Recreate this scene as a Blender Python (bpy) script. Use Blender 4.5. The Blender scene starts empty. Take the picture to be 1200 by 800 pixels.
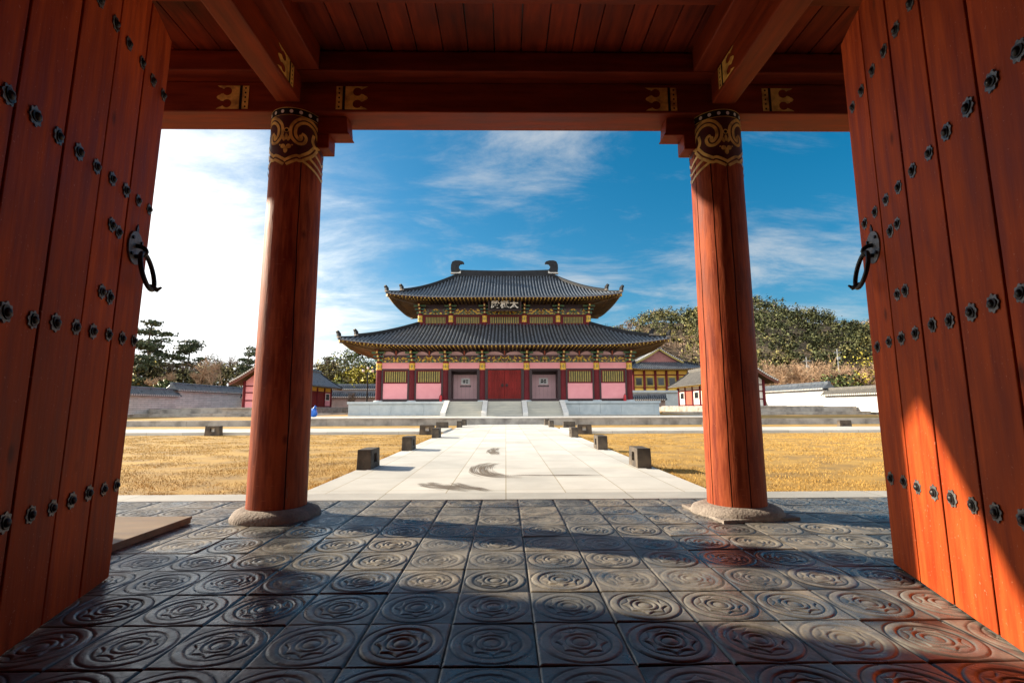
import bpy, bmesh, math, random
import numpy as np
from mathutils import Vector, Matrix
R = math.radians
rng = np.random.default_rng(7)
random.seed(7)
scene = bpy.context.scene
COL = scene.collection

# ------------------------------------------------------------------ camera, sky, sun, exposure
PITCH, YAW, ROLL = math.atan(76.5/575), math.atan(7.5/575), R(0.2)
cam_d = bpy.data.cameras.new('camera')
cam_d.sensor_width = 36.0
cam_d.lens = 17.25
cam_d.clip_start, cam_d.clip_end = 0.05, 3000
cam = bpy.data.objects.new('camera', cam_d)
COL.objects.link(cam)
cam.location = (0, 0, 1)
cam.matrix_world = (Matrix.Translation((0, 0, 1)) @ Matrix.Rotation(-YAW, 4, 'Z')
                    @ Matrix.Rotation(math.pi/2 + PITCH, 4, 'X') @ Matrix.Rotation(-ROLL, 4, 'Z'))
scene.camera = cam

SUN_AZ, SUN_EL = R(70.5), R(23.5)          # azimuth left of +Y
SUN = Vector((-math.sin(SUN_AZ)*math.cos(SUN_EL), math.cos(SUN_AZ)*math.cos(SUN_EL), math.sin(SUN_EL)))
sl = bpy.data.lights.new('sun', 'SUN')
sl.energy = 4.3
sl.angle = R(0.8)
sl.color = (1.0, 0.86, 0.66)
so = bpy.data.objects.new('sun', sl)
COL.objects.link(so)
so.location = SUN*60
so.rotation_euler = SUN.to_track_quat('Z', 'Y').to_euler()

world = bpy.data.worlds.new('World')
scene.world = world
world.use_nodes = True
wt = world.node_tree
wt.nodes.clear()
def wn(t, **kw):
    n = wt.nodes.new(t)
    for k, v in kw.items():
        setattr(n, k, v)
    return n
def wl(a, b): wt.links.new(a, b)
def wmath(op, a, b=None, c=None, clamp=False):
    n = wn('ShaderNodeMath', operation=op, use_clamp=clamp)
    for i, v in enumerate((a, b, c)):
        if v is None: continue
        if isinstance(v, (int, float)): n.inputs[i].default_value = v
        else: wl(v, n.inputs[i])
    return n.outputs[0]
sky = wn('ShaderNodeTexSky', sky_type='NISHITA', sun_disc=False, sun_elevation=SUN_EL, sun_rotation=-SUN_AZ,
         altitude=50, air_density=1.0, dust_density=1.6, ozone_density=4.0)
tc = wn('ShaderNodeTexCoord')
nrm = wn('ShaderNodeVectorMath', operation='NORMALIZE'); wl(tc.outputs['Generated'], nrm.inputs[0])
sep = wn('ShaderNodeSeparateXYZ'); wl(nrm.outputs[0], sep.inputs[0])
den = wmath('ADD', sep.outputs[2], 0.22)
cu = wmath('DIVIDE', sep.outputs[0], den); cv = wmath('DIVIDE', sep.outputs[1], den)
comb = wn('ShaderNodeCombineXYZ'); wl(cu, comb.inputs[0]); wl(cv, comb.inputs[1])
mp = wn('ShaderNodeMapping'); wl(comb.outputs[0], mp.inputs['Vector'])
mp.inputs['Rotation'].default_value = (0, 0, R(28)); mp.inputs['Scale'].default_value = (0.9, 1.8, 1)
n1 = wn('ShaderNodeTexNoise'); wl(mp.outputs[0], n1.inputs['Vector'])
n1.inputs['Scale'].default_value = 1.9; n1.inputs['Detail'].default_value = 12; n1.inputs['Roughness'].default_value = 0.68
n1.inputs['Distortion'].default_value = 0.35
n2 = wn('ShaderNodeTexNoise'); wl(comb.outputs[0], n2.inputs['Vector'])
n2.inputs['Scale'].default_value = 1.3; n2.inputs['Detail'].default_value = 3
sdot = wn('ShaderNodeVectorMath', operation='DOT_PRODUCT'); wl(nrm.outputs[0], sdot.inputs[0]); sdot.inputs[1].default_value = SUN
near = wn('ShaderNodeMapRange', interpolation_type='SMOOTHSTEP'); wl(wmath('ADD', wmath('SUBTRACT', sdot.outputs['Value'], wmath('MULTIPLY', sep.outputs[2], 0.7)), wmath('MULTIPLY', wmath('SUBTRACT', n1.outputs['Fac'], 0.5), 0.42)), near.inputs['Value'])
near.inputs['From Min'].default_value = 0.30; near.inputs['From Max'].default_value = 0.66
low = wn('ShaderNodeMapRange', interpolation_type='SMOOTHSTEP'); wl(sep.outputs[2], low.inputs['Value'])
low.inputs['From Min'].default_value = 0.36; low.inputs['From Max'].default_value = 0.0
wisp = wmath('ADD', n1.outputs['Fac'], wmath('MULTIPLY', n2.outputs['Fac'], 1.0))
wisp = wmath('ADD', wisp, wmath('MULTIPLY', low.outputs[0], 0.12))
wm = wn('ShaderNodeMapRange', interpolation_type='SMOOTHSTEP'); wl(wisp, wm.inputs['Value'])
wm.inputs['From Min'].default_value = 0.92; wm.inputs['From Max'].default_value = 1.34; wm.inputs['To Max'].default_value = 0.70
lowv = wn('ShaderNodeMapRange', interpolation_type='SMOOTHSTEP'); wl(sep.outputs[2], lowv.inputs['Value'])
lowv.inputs['From Min'].default_value = 0.52; lowv.inputs['From Max'].default_value = 0.20; lowv.inputs['To Min'].default_value = 0.35
veil = wmath('MULTIPLY', near.outputs[0], wmath('ADD', 0.55, wmath('MULTIPLY', n1.outputs['Fac'], 0.80)), clamp=True)
# unseen bright cloud bank added behind the camera to fill the hall front
back = wn('ShaderNodeMapRange', interpolation_type='SMOOTHSTEP'); wl(sep.outputs[1], back.inputs['Value'])
back.inputs['From Min'].default_value = -0.05; back.inputs['From Max'].default_value = -0.45; back.inputs['To Max'].default_value = 0.85
cf = wmath('MAXIMUM', wmath('MAXIMUM', wm.outputs[0], veil), back.outputs[0])
cb = wmath('ADD', wmath('ADD', 4.6, wmath('MULTIPLY', near.outputs[0], 4.5)), wmath('MULTIPLY', back.outputs[0], 9.0))
cc = wn('ShaderNodeCombineXYZ')
wl(wmath('MULTIPLY', cb, 1.0), cc.inputs[0]); wl(wmath('MULTIPLY', cb, 1.01), cc.inputs[1]); wl(wmath('MULTIPLY', cb, 1.0), cc.inputs[2])
hs = wn('ShaderNodeHueSaturation'); hs.inputs['Saturation'].default_value = 1.38; hs.inputs['Hue'].default_value = 0.482; hs.inputs['Value'].default_value = 0.90; wl(sky.outputs[0], hs.inputs['Color'])
mixw = wn('ShaderNodeMix', data_type='RGBA'); wl(cf, mixw.inputs['Factor']); wl(hs.outputs[0], mixw.inputs['A']); wl(cc.outputs[0], mixw.inputs['B'])
bg = wn('ShaderNodeBackground'); bg.inputs['Strength'].default_value = 0.060
wl(mixw.outputs['Result'], bg.inputs['Color'])
wo = wn('ShaderNodeOutputWorld'); wl(bg.outputs[0], wo.inputs['Surface'])

vs = scene.view_settings
vs.view_transform = 'Standard'; vs.look = 'None'; vs.gamma = 1; vs.use_curve_mapping = False
vs.exposure = 1.5
scene.cycles.use_denoising = True
scene.cycles.max_bounces = 8
scene.cycles.diffuse_bounces = 5

# ------------------------------------------------------------------ helpers
class MB:
    """collects polygons; build() links them as ONE mesh object"""
    def __init__(s): s.v = []; s.f = []; s.m = []; s.sm = []
    def poly(s, pts, mi=0, smooth=False):
        b = len(s.v); s.v += [tuple(p) for p in pts]; s.f.append(tuple(range(b, b+len(pts)))); s.m.append(mi); s.sm.append(smooth)
    def faces(s, pts, faces, mi=0, smooth=False):
        b = len(s.v); s.v += [tuple(p) for p in pts]
        for f in faces: s.f.append(tuple(b+i for i in f)); s.m.append(mi); s.sm.append(smooth)
    def box(s, x0, x1, y0, y1, z0, z1, mi=0):
        if x0 > x1: x0, x1 = x1, x0
        if y0 > y1: y0, y1 = y1, y0
        p = [(x0,y0,z0),(x1,y0,z0),(x1,y1,z0),(x0,y1,z0),(x0,y0,z1),(x1,y0,z1),(x1,y1,z1),(x0,y1,z1)]
        s.faces(p, [(0,3,2,1),(4,5,6,7),(0,1,5,4),(1,2,6,5),(2,3,7,6),(3,0,4,7)], mi)
    def beam(s, p0, p1, w, h, mi=0, up=(0,0,1), mi_end=None):
        """rectangular bar from p0 to p1 (centre line)"""
        a = Vector(p0); b = Vector(p1); d = (b-a).normalized(); u = Vector(up)
        r = d.cross(u).normalized(); u = r.cross(d).normalized()
        q = [a-r*w/2-u*h/2, a+r*w/2-u*h/2, a+r*w/2+u*h/2, a-r*w/2+u*h/2]
        q += [x+(b-a) for x in q]
        s.faces(q, [(0,4,5,1),(1,5,6,2),(2,6,7,3),(3,7,4,0)], mi)
        s.faces(q, [(0,1,2,3),(7,6,5,4)], mi if mi_end is None else mi_end)
    def tube(s, path, rad, n=8, mi=0, cap=True, smooth=True):
        P = [Vector(p) for p in path]; k = len(P)
        rr = rad if hasattr(rad, '__len__') else [rad]*k
        vs_ = []; ref = None
        for i in range(k):
            d = (P[min(i+1,k-1)]-P[max(i-1,0)])
            if d.length < 1e-9: d = Vector((0,0,1))
            d.normalize()
            if ref is None:
                ref = Vector((1,0,0)) if abs(d.x) < .9 else Vector((0,1,0))
            a = (ref - d*ref.dot(d))
            if a.length < 1e-6: a = Vector((0,1,0)) - d*d.y
            a.normalize(); ref = a; b = d.cross(a)
            for j in range(n):
                t = 2*math.pi*j/n; vs_.append(P[i]+(a*math.cos(t)+b*math.sin(t))*rr[i])
        fs = [(i*n+j, i*n+(j+1)%n, (i+1)*n+(j+1)%n, (i+1)*n+j) for i in range(k-1) for j in range(n)]
        s.faces(vs_, fs, mi, smooth)
        if cap:
            s.poly([vs_[j] for j in range(n)][::-1], mi); s.poly(vs_[-n:], mi)
    def cyl(s, x, y, z0, z1, r0, r1=None, n=20, mi=0, cap=True):
        s.tube([(x,y,z0),(x,y,z1)], [r0, r0 if r1 is None else r1], n, mi, cap)
    def lathe(s, x, y, prof, n=24, mi=0):
        vs_ = [(x+r*math.cos(2*math.pi*j/n), y+r*math.sin(2*math.pi*j/n), z) for r, z in prof for j in range(n)]
        fs = [(i*n+j, i*n+(j+1)%n, (i+1)*n+(j+1)%n, (i+1)*n+j) for i in range(len(prof)-1) for j in range(n)]
        s.faces(vs_, fs, mi, True)
    def prism(s, outline, fn, d0, d1, mi=0):
        """2D outline mapped by fn(u, v, depth), extruded d0..d1"""
        a = [fn(u, v, d0) for u, v in outline]; b = [fn(u, v, d1) for u, v in outline]; n = len(outline)
        s.poly(a[::-1], mi); s.poly(b, mi)
        s.faces(a+b, [(i, (i+1) % n, n+(i+1) % n, n+i) for i in range(n)], mi)
    def build(s, name, mats, parent=None, bevel=0.0, fixn=False):
        me = bpy.data.meshes.new(name)
        o0 = Vector(parent.get('_o', (0,0,0))) if parent is not None else Vector((0,0,0))
        if parent is not None:
            s_v = [(p[0]-o0.x, p[1]-o0.y, p[2]-o0.z) for p in s.v]
        else: s_v = [tuple(p) for p in s.v]
        me.from_pydata(s_v, [], s.f)
        if not isinstance(mats, (list, tuple)): mats = [mats]
        for m in mats: me.materials.append(m)
        me.polygons.foreach_set('material_index', s.m)
        me.polygons.foreach_set('use_smooth', s.sm)
        if fixn:
            bm = bmesh.new(); bm.from_mesh(me); bmesh.ops.remove_doubles(bm, verts=bm.verts, dist=1e-5)
            bmesh.ops.recalc_face_normals(bm, faces=bm.faces); bm.to_mesh(me); bm.free()
        me.update()
        o = bpy.data.objects.new(name, me); COL.objects.link(o)
        if parent is not None: o.parent = parent; o['_o'] = tuple(o0)
        if bevel:
            md = o.modifiers.new('bevel', 'BEVEL'); md.width = bevel; md.segments = 2; md.limit_method = 'ANGLE'; md.angle_limit = R(40)
        return o
def fast_mesh(name, verts, faces_flat, nper, mats, mi=None, smooth=False, parent=None):
    me = bpy.data.meshes.new(name)
    nv = len(verts); nf = len(faces_flat)//nper
    o0 = np.array(parent.get('_o', (0,0,0))) if parent is not None else np.zeros(3)
    me.vertices.add(nv); me.vertices.foreach_set('co', (np.asarray(verts)-o0).astype(np.float32).ravel())
    me.loops.add(nf*nper); me.loops.foreach_set('vertex_index', np.asarray(faces_flat, dtype=np.int32))
    me.polygons.add(nf); me.polygons.foreach_set('loop_start', np.arange(0, nf*nper, nper, dtype=np.int32))
    for m in mats: me.materials.append(m)
    if mi is not None: me.polygons.foreach_set('material_index', np.asarray(mi, dtype=np.int32))
    me.polygons.foreach_set('use_smooth', np.full(nf, smooth))
    me.update(calc_edges=True)
    o = bpy.data.objects.new(name, me); COL.objects.link(o)
    if parent is not None: o.parent = parent; o['_o'] = tuple(o0)
    return o
def tag(o, label, cat, group=None):
    o['label'] = label; o['category'] = cat
    if group: o['group'] = group
    return o
def empty(name, loc, label, cat, group=None):
    o = bpy.data.objects.new(name, None); COL.objects.link(o); o.location = loc; o['_o'] = tuple(loc); o.empty_display_size = .2
    return tag(o, label, cat, group)
def struct(o):
    o['kind'] = 'structure'; return o
def stuff(o):
    o['kind'] = 'stuff'; return o
def kids(o): return [c for c in bpy.data.objects if c.parent == o]
def copy_tree(o, loc=None, rz=None, parent=None):
    c = o.copy(); COL.objects.link(c)
    if parent is not None: c.parent = parent
    if loc is not None: c.location = loc
    if rz is not None: c.rotation_euler = (0, 0, rz)
    for ch in kids(o): copy_tree(ch, parent=c)
    return c

# ------------------------------------------------------------------ materials
def mat(name, c1, c2=None, scale=4.0, stretch=(1,1,1), rough=.65, rough2=None, bump=.15, bscale=None, bdist=.01, metal=0.0,
        spec=.5, detail=6, island=0.0, lo=.32, hi=.68, coat=0.0, c3=None, c3scale=.7, c3amt=.5, rnd=0.0):
    m = bpy.data.materials.new(name); m.use_nodes = True
    t = m.node_tree; N = t.nodes; L = t.links
    b = N['Principled BSDF']
    b.inputs['Metallic'].default_value = metal
    b.inputs['Specular IOR Level'].default_value = spec
    b.inputs['Coat Weight'].default_value = coat
    tcn = N.new('ShaderNodeTexCoord'); mpn = N.new('ShaderNodeMapping')
    L.new(tcn.outputs['Object'], mpn.inputs['Vector']); mpn.inputs['Scale'].default_value = stretch
    nz = N.new('ShaderNodeTexNoise'); L.new(mpn.outputs[0], nz.inputs['Vector'])
    nz.inputs['Scale'].default_value = scale; nz.inputs['Detail'].default_value = detail; nz.inputs['Roughness'].default_value = .6
    rp = N.new('ShaderNodeValToRGB'); L.new(nz.outputs['Fac'], rp.inputs[0])
    c2 = c2 or tuple(x*.75 for x in c1)
    rp.color_ramp.elements[0].position = lo; rp.color_ramp.elements[1].position = hi
    rp.color_ramp.elements[0].color = (*c2, 1); rp.color_ramp.elements[1].color = (*c1, 1)
    out = rp.outputs[0]
    if c3:
        nz3 = N.new('ShaderNodeTexNoise'); L.new(tcn.outputs['Object'], nz3.inputs['Vector']); nz3.inputs['Scale'].default_value = c3scale
        nz3.inputs['Detail'].default_value = 5
        mr = N.new('ShaderNodeMapRange'); L.new(nz3.outputs['Fac'], mr.inputs['Value']); mr.inputs['From Min'].default_value = .45
        mr.inputs['From Max'].default_value = .7; mr.inputs['To Max'].default_value = c3amt
        mx = N.new('ShaderNodeMix'); mx.data_type = 'RGBA'; L.new(mr.outputs[0], mx.inputs['Factor']); L.new(out, mx.inputs['A'])
        mx.inputs['B'].default_value = (*c3, 1); out = mx.outputs['Result']
    if island or rnd:
        hv = N.new('ShaderNodeHueSaturation')
        if island: g = N.new('ShaderNodeNewGeometry').outputs['Random Per Island']
        else: g = N.new('ShaderNodeObjectInfo').outputs['Random']
        a = island or rnd
        mr2 = N.new('ShaderNodeMapRange'); L.new(g, mr2.inputs['Value'])
        mr2.inputs['To Min'].default_value = 1-a; mr2.inputs['To Max'].default_value = 1+a
        L.new(mr2.outputs[0], hv.inputs['Value']); L.new(out, hv.inputs['Color']); out = hv.outputs[0]
    L.new(out, b.inputs['Base Color'])
    if rough2 is None: b.inputs['Roughness'].default_value = rough
    else:
        mr3 = N.new('ShaderNodeMapRange'); L.new(nz.outputs['Fac'], mr3.inputs['Value']); mr3.inputs['From Min'].default_value = .3; mr3.inputs['From Max'].default_value = .7
        mr3.inputs['To Min'].default_value = rough; mr3.inputs['To Max'].default_value = rough2; L.new(mr3.outputs[0], b.inputs['Roughness'])
    if bump:
        src = nz.outputs['Fac']
        if bscale:
            nb = N.new('ShaderNodeTexNoise'); L.new(mpn.outputs[0], nb.inputs['Vector']); nb.inputs['Scale'].default_value = bscale; nb.inputs['Detail'].default_value = 4
            src = nb.outputs['Fac']
        bp = N.new('ShaderNodeBump'); bp.inputs['Strength'].default_value = bump; bp.inputs['Distance'].default_value = bdist
        L.new(src, bp.inputs['Height']); L.new(bp.outputs[0], b.inputs['Normal'])
    return m

def wood(name, c1, c2, grain='Z', **kw):
    st = {'X': (.12, 1, 1), 'Y': (1, .12, 1), 'Z': (1, 1, .12)}[grain]
    a = dict(scale=14, stretch=st, rough=.42, rough2=.62, bump=.35, bscale=42, bdist=.004, spec=.12, c3=tuple(x*.45 for x in c1), c3scale=1.3, c3amt=.45)
    a.update(kw)
    scr = a.pop('scratch', 0)
    m = mat(name, c1, c2, **a)
    if scr:      # pale scratches, a few dark knots
        t = m.node_tree; N = t.nodes; L = t.links; b = N['Principled BSDF']; src = b.inputs['Base Color'].links[0].from_socket
        tcn = [n for n in N if n.type == 'TEX_COORD'][0]
        for rot, sc, col, lo_, hi_, am in (((.5,.2,.9), (1.2,70,70), (.55,.20,.12), .735, .76, .55), ((-.7,.5,-.4), (1.0,60,60), (.50,.18,.10), .745, .765, .5)):
            mp_ = N.new('ShaderNodeMapping'); L.new(tcn.outputs['Object'], mp_.inputs['Vector']); mp_.inputs['Rotation'].default_value = rot; mp_.inputs['Scale'].default_value = sc
            nz = N.new('ShaderNodeTexNoise'); L.new(mp_.outputs[0], nz.inputs['Vector']); nz.inputs['Scale'].default_value = 1; nz.inputs['Detail'].default_value = 1
            mr_ = N.new('ShaderNodeMapRange'); L.new(nz.outputs['Fac'], mr_.inputs['Value']); mr_.inputs['From Min'].default_value = lo_; mr_.inputs['From Max'].default_value = hi_; mr_.inputs['To Max'].default_value = am*scr
            mx = N.new('ShaderNodeMix'); mx.data_type = 'RGBA'; L.new(mr_.outputs[0], mx.inputs['Factor']); L.new(src, mx.inputs['A']); mx.inputs['B'].default_value = (*col, 1); src = mx.outputs['Result']
        mp_ = N.new('ShaderNodeMapping'); L.new(tcn.outputs['Object'], mp_.inputs['Vector']); mp_.inputs['Scale'].default_value = (3.2,3.2,1.7)
        vo = N.new('ShaderNodeTexVoronoi'); L.new(mp_.outputs[0], vo.inputs['Vector']); vo.inputs['Scale'].default_value = 1
        mr_ = N.new('ShaderNodeMapRange'); L.new(vo.outputs['Distance'], mr_.inputs['Value']); mr_.inputs['From Min'].default_value = .10; mr_.inputs['From Max'].default_value = .03; mr_.inputs['To Max'].default_value = .7
        mx = N.new('ShaderNodeMix'); mx.data_type = 'RGBA'; L.new(mr_.outputs[0], mx.inputs['Factor']); L.new(src, mx.inputs['A']); mx.inputs['B'].default_value = (.05,.012,.008,1); L.new(mx.outputs['Result'], b.inputs['Base Color'])
    return m

M = {}
M['red_column'] = wood('red_painted_column', (.37,.082,.030), (.17,.028,.012), 'Z', scratch=.5, bump=.8, scale=18, rough=.5, rough2=.7, lo=.38, hi=.62)
M['red_door'] = wood('red_painted_planks', (.50,.082,.017), (.27,.034,.008), 'Z', island=.14, bump=.5, scratch=1.0, lo=.36, hi=.64, rough=.5, rough2=.7)
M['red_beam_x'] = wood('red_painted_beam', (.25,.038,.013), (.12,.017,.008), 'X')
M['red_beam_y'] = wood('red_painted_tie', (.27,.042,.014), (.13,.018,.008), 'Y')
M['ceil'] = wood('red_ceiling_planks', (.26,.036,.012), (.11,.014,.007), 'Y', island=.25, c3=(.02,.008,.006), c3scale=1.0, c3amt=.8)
M['gold'] = mat('gold_paint', (.85,.54,.15), (.62,.36,.08), scale=18, rough=.42, bump=.1, c3=(.16,.06,.025), c3scale=11, c3amt=.75)
M['maroon'] = mat('dark_maroon_paint', (.075,.014,.014), (.045,.009,.010), scale=10, rough=.4, bump=.05)
M['black'] = mat('black_paint', (.012,.011,.012), scale=10, rough=.5, bump=.05, spec=.15)
M['white'] = mat('white_paint', (.78,.75,.70), (.68,.65,.60), scale=6, rough=.6, bump=.05)
M['iron'] = mat('forged_black_iron', (.035,.034,.035), (.018,.017,.018), scale=40, rough=.3, rough2=.5, metal=.6, bump=.3)
M['plate'] = mat('worn_grey_iron', (.21,.21,.21), (.09,.09,.09), scale=45, rough=.35, rough2=.55, metal=.55, bump=.3)
M['plinth'] = mat('rough_granite', (.29,.245,.21), (.18,.15,.13), scale=16, rough=.9, bump=1.0, bscale=45, bdist=.012, c3=(.12,.10,.085), c3scale=5, c3amt=.6)
M['rampwood'] = wood('bare_ramp_wood', (.30,.23,.165), (.19,.14,.10), 'X')
M['tile_roof'] = mat('glazed_grey_roof_tile', (.125,.145,.175), (.065,.078,.098), scale=3.0, rough=.22, rough2=.42, bump=.2, bscale=25, c3=(.09,.088,.08), c3scale=.5, c3amt=.35)  # rolls kept lighter and bluish; sunlit stripes partly put into the colour
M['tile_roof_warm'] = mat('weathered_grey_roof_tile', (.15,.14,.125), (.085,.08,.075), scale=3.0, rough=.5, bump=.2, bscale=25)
M['trough_shade'] = mat('shaded_trough_tile', (.022,.026,.034), (.010,.012,.016), scale=3.0, rough=.55, bump=.2, bscale=25)  # shade between the rolls put into the colour, to lift stripe contrast
M['trough_shade_warm'] = mat('shaded_warm_trough_tile', (.07,.065,.055), (.04,.038,.034), scale=3.0, rough=.6, bump=.2, bscale=25)  # same painted-in shade between rolls, for the warm grey roofs
M['ridge_tile'] = mat('dark_ridge_tile', (.018,.020,.025), (.010,.011,.014), scale=3.0, spec=.2, rough=.6, bump=.2, bscale=25)
M['bargeboard'] = mat('dull_brown_red_board', (.16,.05,.03), (.10,.03,.02), scale=4, rough=.7)
M['mortar'] = mat('white_mortar', (.62,.60,.56), (.45,.43,.40), scale=8, rough=.8)
M['hall_red'] = wood('hall_red_paint', (.155,.020,.026), (.10,.013,.018), 'Z', scale=3, bump=.1)
M['hall_door'] = wood('hall_door_red', (.24,.022,.020), (.14,.014,.013), 'Z', scale=3, bump=.1)
M['hall_dark'] = mat('hall_dark_frame', (.035,.012,.016), (.022,.008,.011), scale=4, rough=.5)
M['pink'] = mat('pink_plaster', (.80,.34,.37), (.74,.29,.32), scale=1.5, rough=.8, bump=.05)
M['pink_dull'] = mat('dull_pink_boards', (.68,.44,.47), (.60,.38,.41), scale=1.5, rough=.8, bump=.05)
M['yellow'] = mat('yellow_paint', (.78,.50,.06), (.62,.36,.03), scale=6, rough=.55)
M['rafter_end'] = mat('ochre_yellow_rafter_end', (.52,.34,.06), (.40,.24,.04), scale=6, rough=.6)
M['ochre'] = mat('ochre_green_paint', (.36,.27,.06), (.20,.17,.05), scale=5, rough=.6)
M['green'] = mat('green_paint', (.10,.20,.09), (.05,.11,.06), scale=5, rough=.6)
M['teal'] = mat('teal_paint', (.05,.14,.12), (.03,.08,.07), scale=5, rough=.6)
M['rafter'] = wood('painted_rafters', (.15,.085,.035), (.08,.05,.024), 'Y', scale=3, bump=.1)
M['soffit'] = mat('soffit_boards', (.11,.055,.024), (.065,.034,.016), scale=4, rough=.7)
M['orange_red'] = mat('orange_red_paint', (.42,.09,.045), (.30,.06,.03), scale=5, rough=.6)
M['granite'] = mat('blue_grey_granite', (.47,.53,.56), (.36,.42,.46), scale=2.2, rough=.8, bump=.25, bscale=30, c3=(.27,.34,.40), c3scale=.5, c3amt=.5)
M['granite_pale'] = mat('pale_granite', (.70,.68,.64), (.60,.58,.55), scale=3, rough=.8, bump=.25, bscale=30)
M['kerb'] = mat('weathered_kerb_stone', (.40,.37,.33), (.27,.25,.23), scale=1.6, rough=.85, bump=.3, bscale=30, c3=(.07,.06,.055), c3scale=1.4, c3amt=.65)
M['step'] = mat('weathered_step_stone', (.50,.48,.41), (.34,.34,.31), scale=1.5, stretch=(.4,1,1), rough=.85, bump=.3, bscale=30)
M['bollard'] = mat('dark_weathered_stone', (.085,.068,.052), (.035,.028,.024), scale=6, rough=.85, bump=.6, bscale=40, c3=(.17,.13,.09), c3scale=3, c3amt=.5)
M['earth'] = mat('dry_earth', (.34,.26,.13), (.22,.17,.09), scale=.4, rough=.95)
M['glass_dark'] = mat('dark_window_glass', (.02,.022,.025), scale=2, rough=.15, bump=0)
M['sign'] = mat('white_notice_board', (.75,.74,.74), scale=2, rough=.4, bump=0)
M['ink'] = mat('black_print', (.02,.02,.022), scale=2, rough=.5, bump=0)
M['blue'] = mat('blue_plastic', (.02,.16,.62), (.015,.10,.45), scale=5, rough=.35)
M['ext_red'] = mat('extinguisher_red', (.60,.02,.03), scale=5, rough=.3, bump=0)
M['steel'] = mat('galvanised_steel', (.30,.31,.32), scale=5, rough=.5, metal=.6)
M['lamp_glass'] = mat('milky_lamp_glass', (.75,.73,.68), scale=3, rough=.25, bump=0)
M['bark'] = mat('grey_brown_bark', (.12,.085,.06), (.06,.045,.035), scale=6, rough=.9)
M['bark_pale'] = mat('pale_tan_bark', (.48,.32,.20), (.32,.21,.13), scale=3, rough=.9)
M['leaf_pine'] = mat('pine_needles', (.075,.095,.04), (.04,.052,.025), scale=.8, rough=.7, bump=0, island=.35)
M['leaf_green'] = mat('evergreen_leaves', (.13,.16,.045), (.075,.10,.03), scale=.5, rough=.65, bump=0, island=.35)
M['leaf_yellow'] = mat('yellow_green_leaves', (.50,.40,.04), (.30,.27,.035), scale=.5, rough=.65, bump=0, island=.3)
M['leaf_olive'] = mat('olive_leaves', (.24,.21,.08), (.15,.135,.055), scale=.5, rough=.7, bump=0, island=.35)
M['twig'] = mat('bare_brown_twigs', (.20,.135,.095), (.12,.08,.06), scale=.5, rough=.9, bump=0, island=.3)

def slab_mat(name, c1, c2, sx, sy, joint, jcol, ox=0., oy=0., stain=None):
    """stone paving: slabs with thin joints, own tone for each slab"""
    m = mat(name, c1, c2, scale=1.6, rough=.7, bump=.35, bscale=45, bdist=.004, c3=tuple(x*.62 for x in c1), c3scale=1.1, c3amt=.45, detail=9)
    t = m.node_tree; N = t.nodes; L = t.links; b = N['Principled BSDF']
    src = b.inputs['Base Color'].links[0].from_socket
    tcn = N.new('ShaderNodeTexCoord')
    mpn = N.new('ShaderNodeMapping'); L.new(tcn.outputs['Object'], mpn.inputs['Vector']); mpn.inputs['Location'].default_value = (ox, oy, 0)
    br = N.new('ShaderNodeTexBrick'); L.new(mpn.outputs[0], br.inputs['Vector'])
    br.offset = 0.0; br.inputs['Scale'].default_value = 1; br.inputs['Brick Width'].default_value = sx; br.inputs['Row Height'].default_value = sy
    br.inputs['Mortar Size'].default_value = joint; br.inputs['Mortar Smooth'].default_value = .2
    br.inputs['Color1'].default_value = (1,1,1,1); br.inputs['Color2'].default_value = (.80,.81,.81,1); br.inputs['Mortar'].default_value = (*jcol, 1)
    mx = N.new('ShaderNodeMix'); mx.data_type = 'RGBA'; mx.blend_type = 'MULTIPLY'; mx.inputs['Factor'].default_value = 1
    L.new(src, mx.inputs['A']); L.new(br.outputs['Color'], mx.inputs['B'])
    L.new(mx.outputs['Result'], b.inputs['Base Color'])
    return m
M['path'] = slab_mat('pale_path_slabs', (.66,.64,.60), (.57,.55,.51), .705, 1.06, .006, (.52,.44,.30), ox=0.0, oy=.2)
M['path2'] = slab_mat('pale_cross_path_slabs', (.60,.58,.53), (.52,.50,.46), 1.4, .8, .008, (.55,.48,.36))
M['border'] = slab_mat('pale_border_stone', (.50,.49,.46), (.40,.39,.37), 1.4, 3.0, .006, (.45,.4,.3), oy=1.2)

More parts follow.
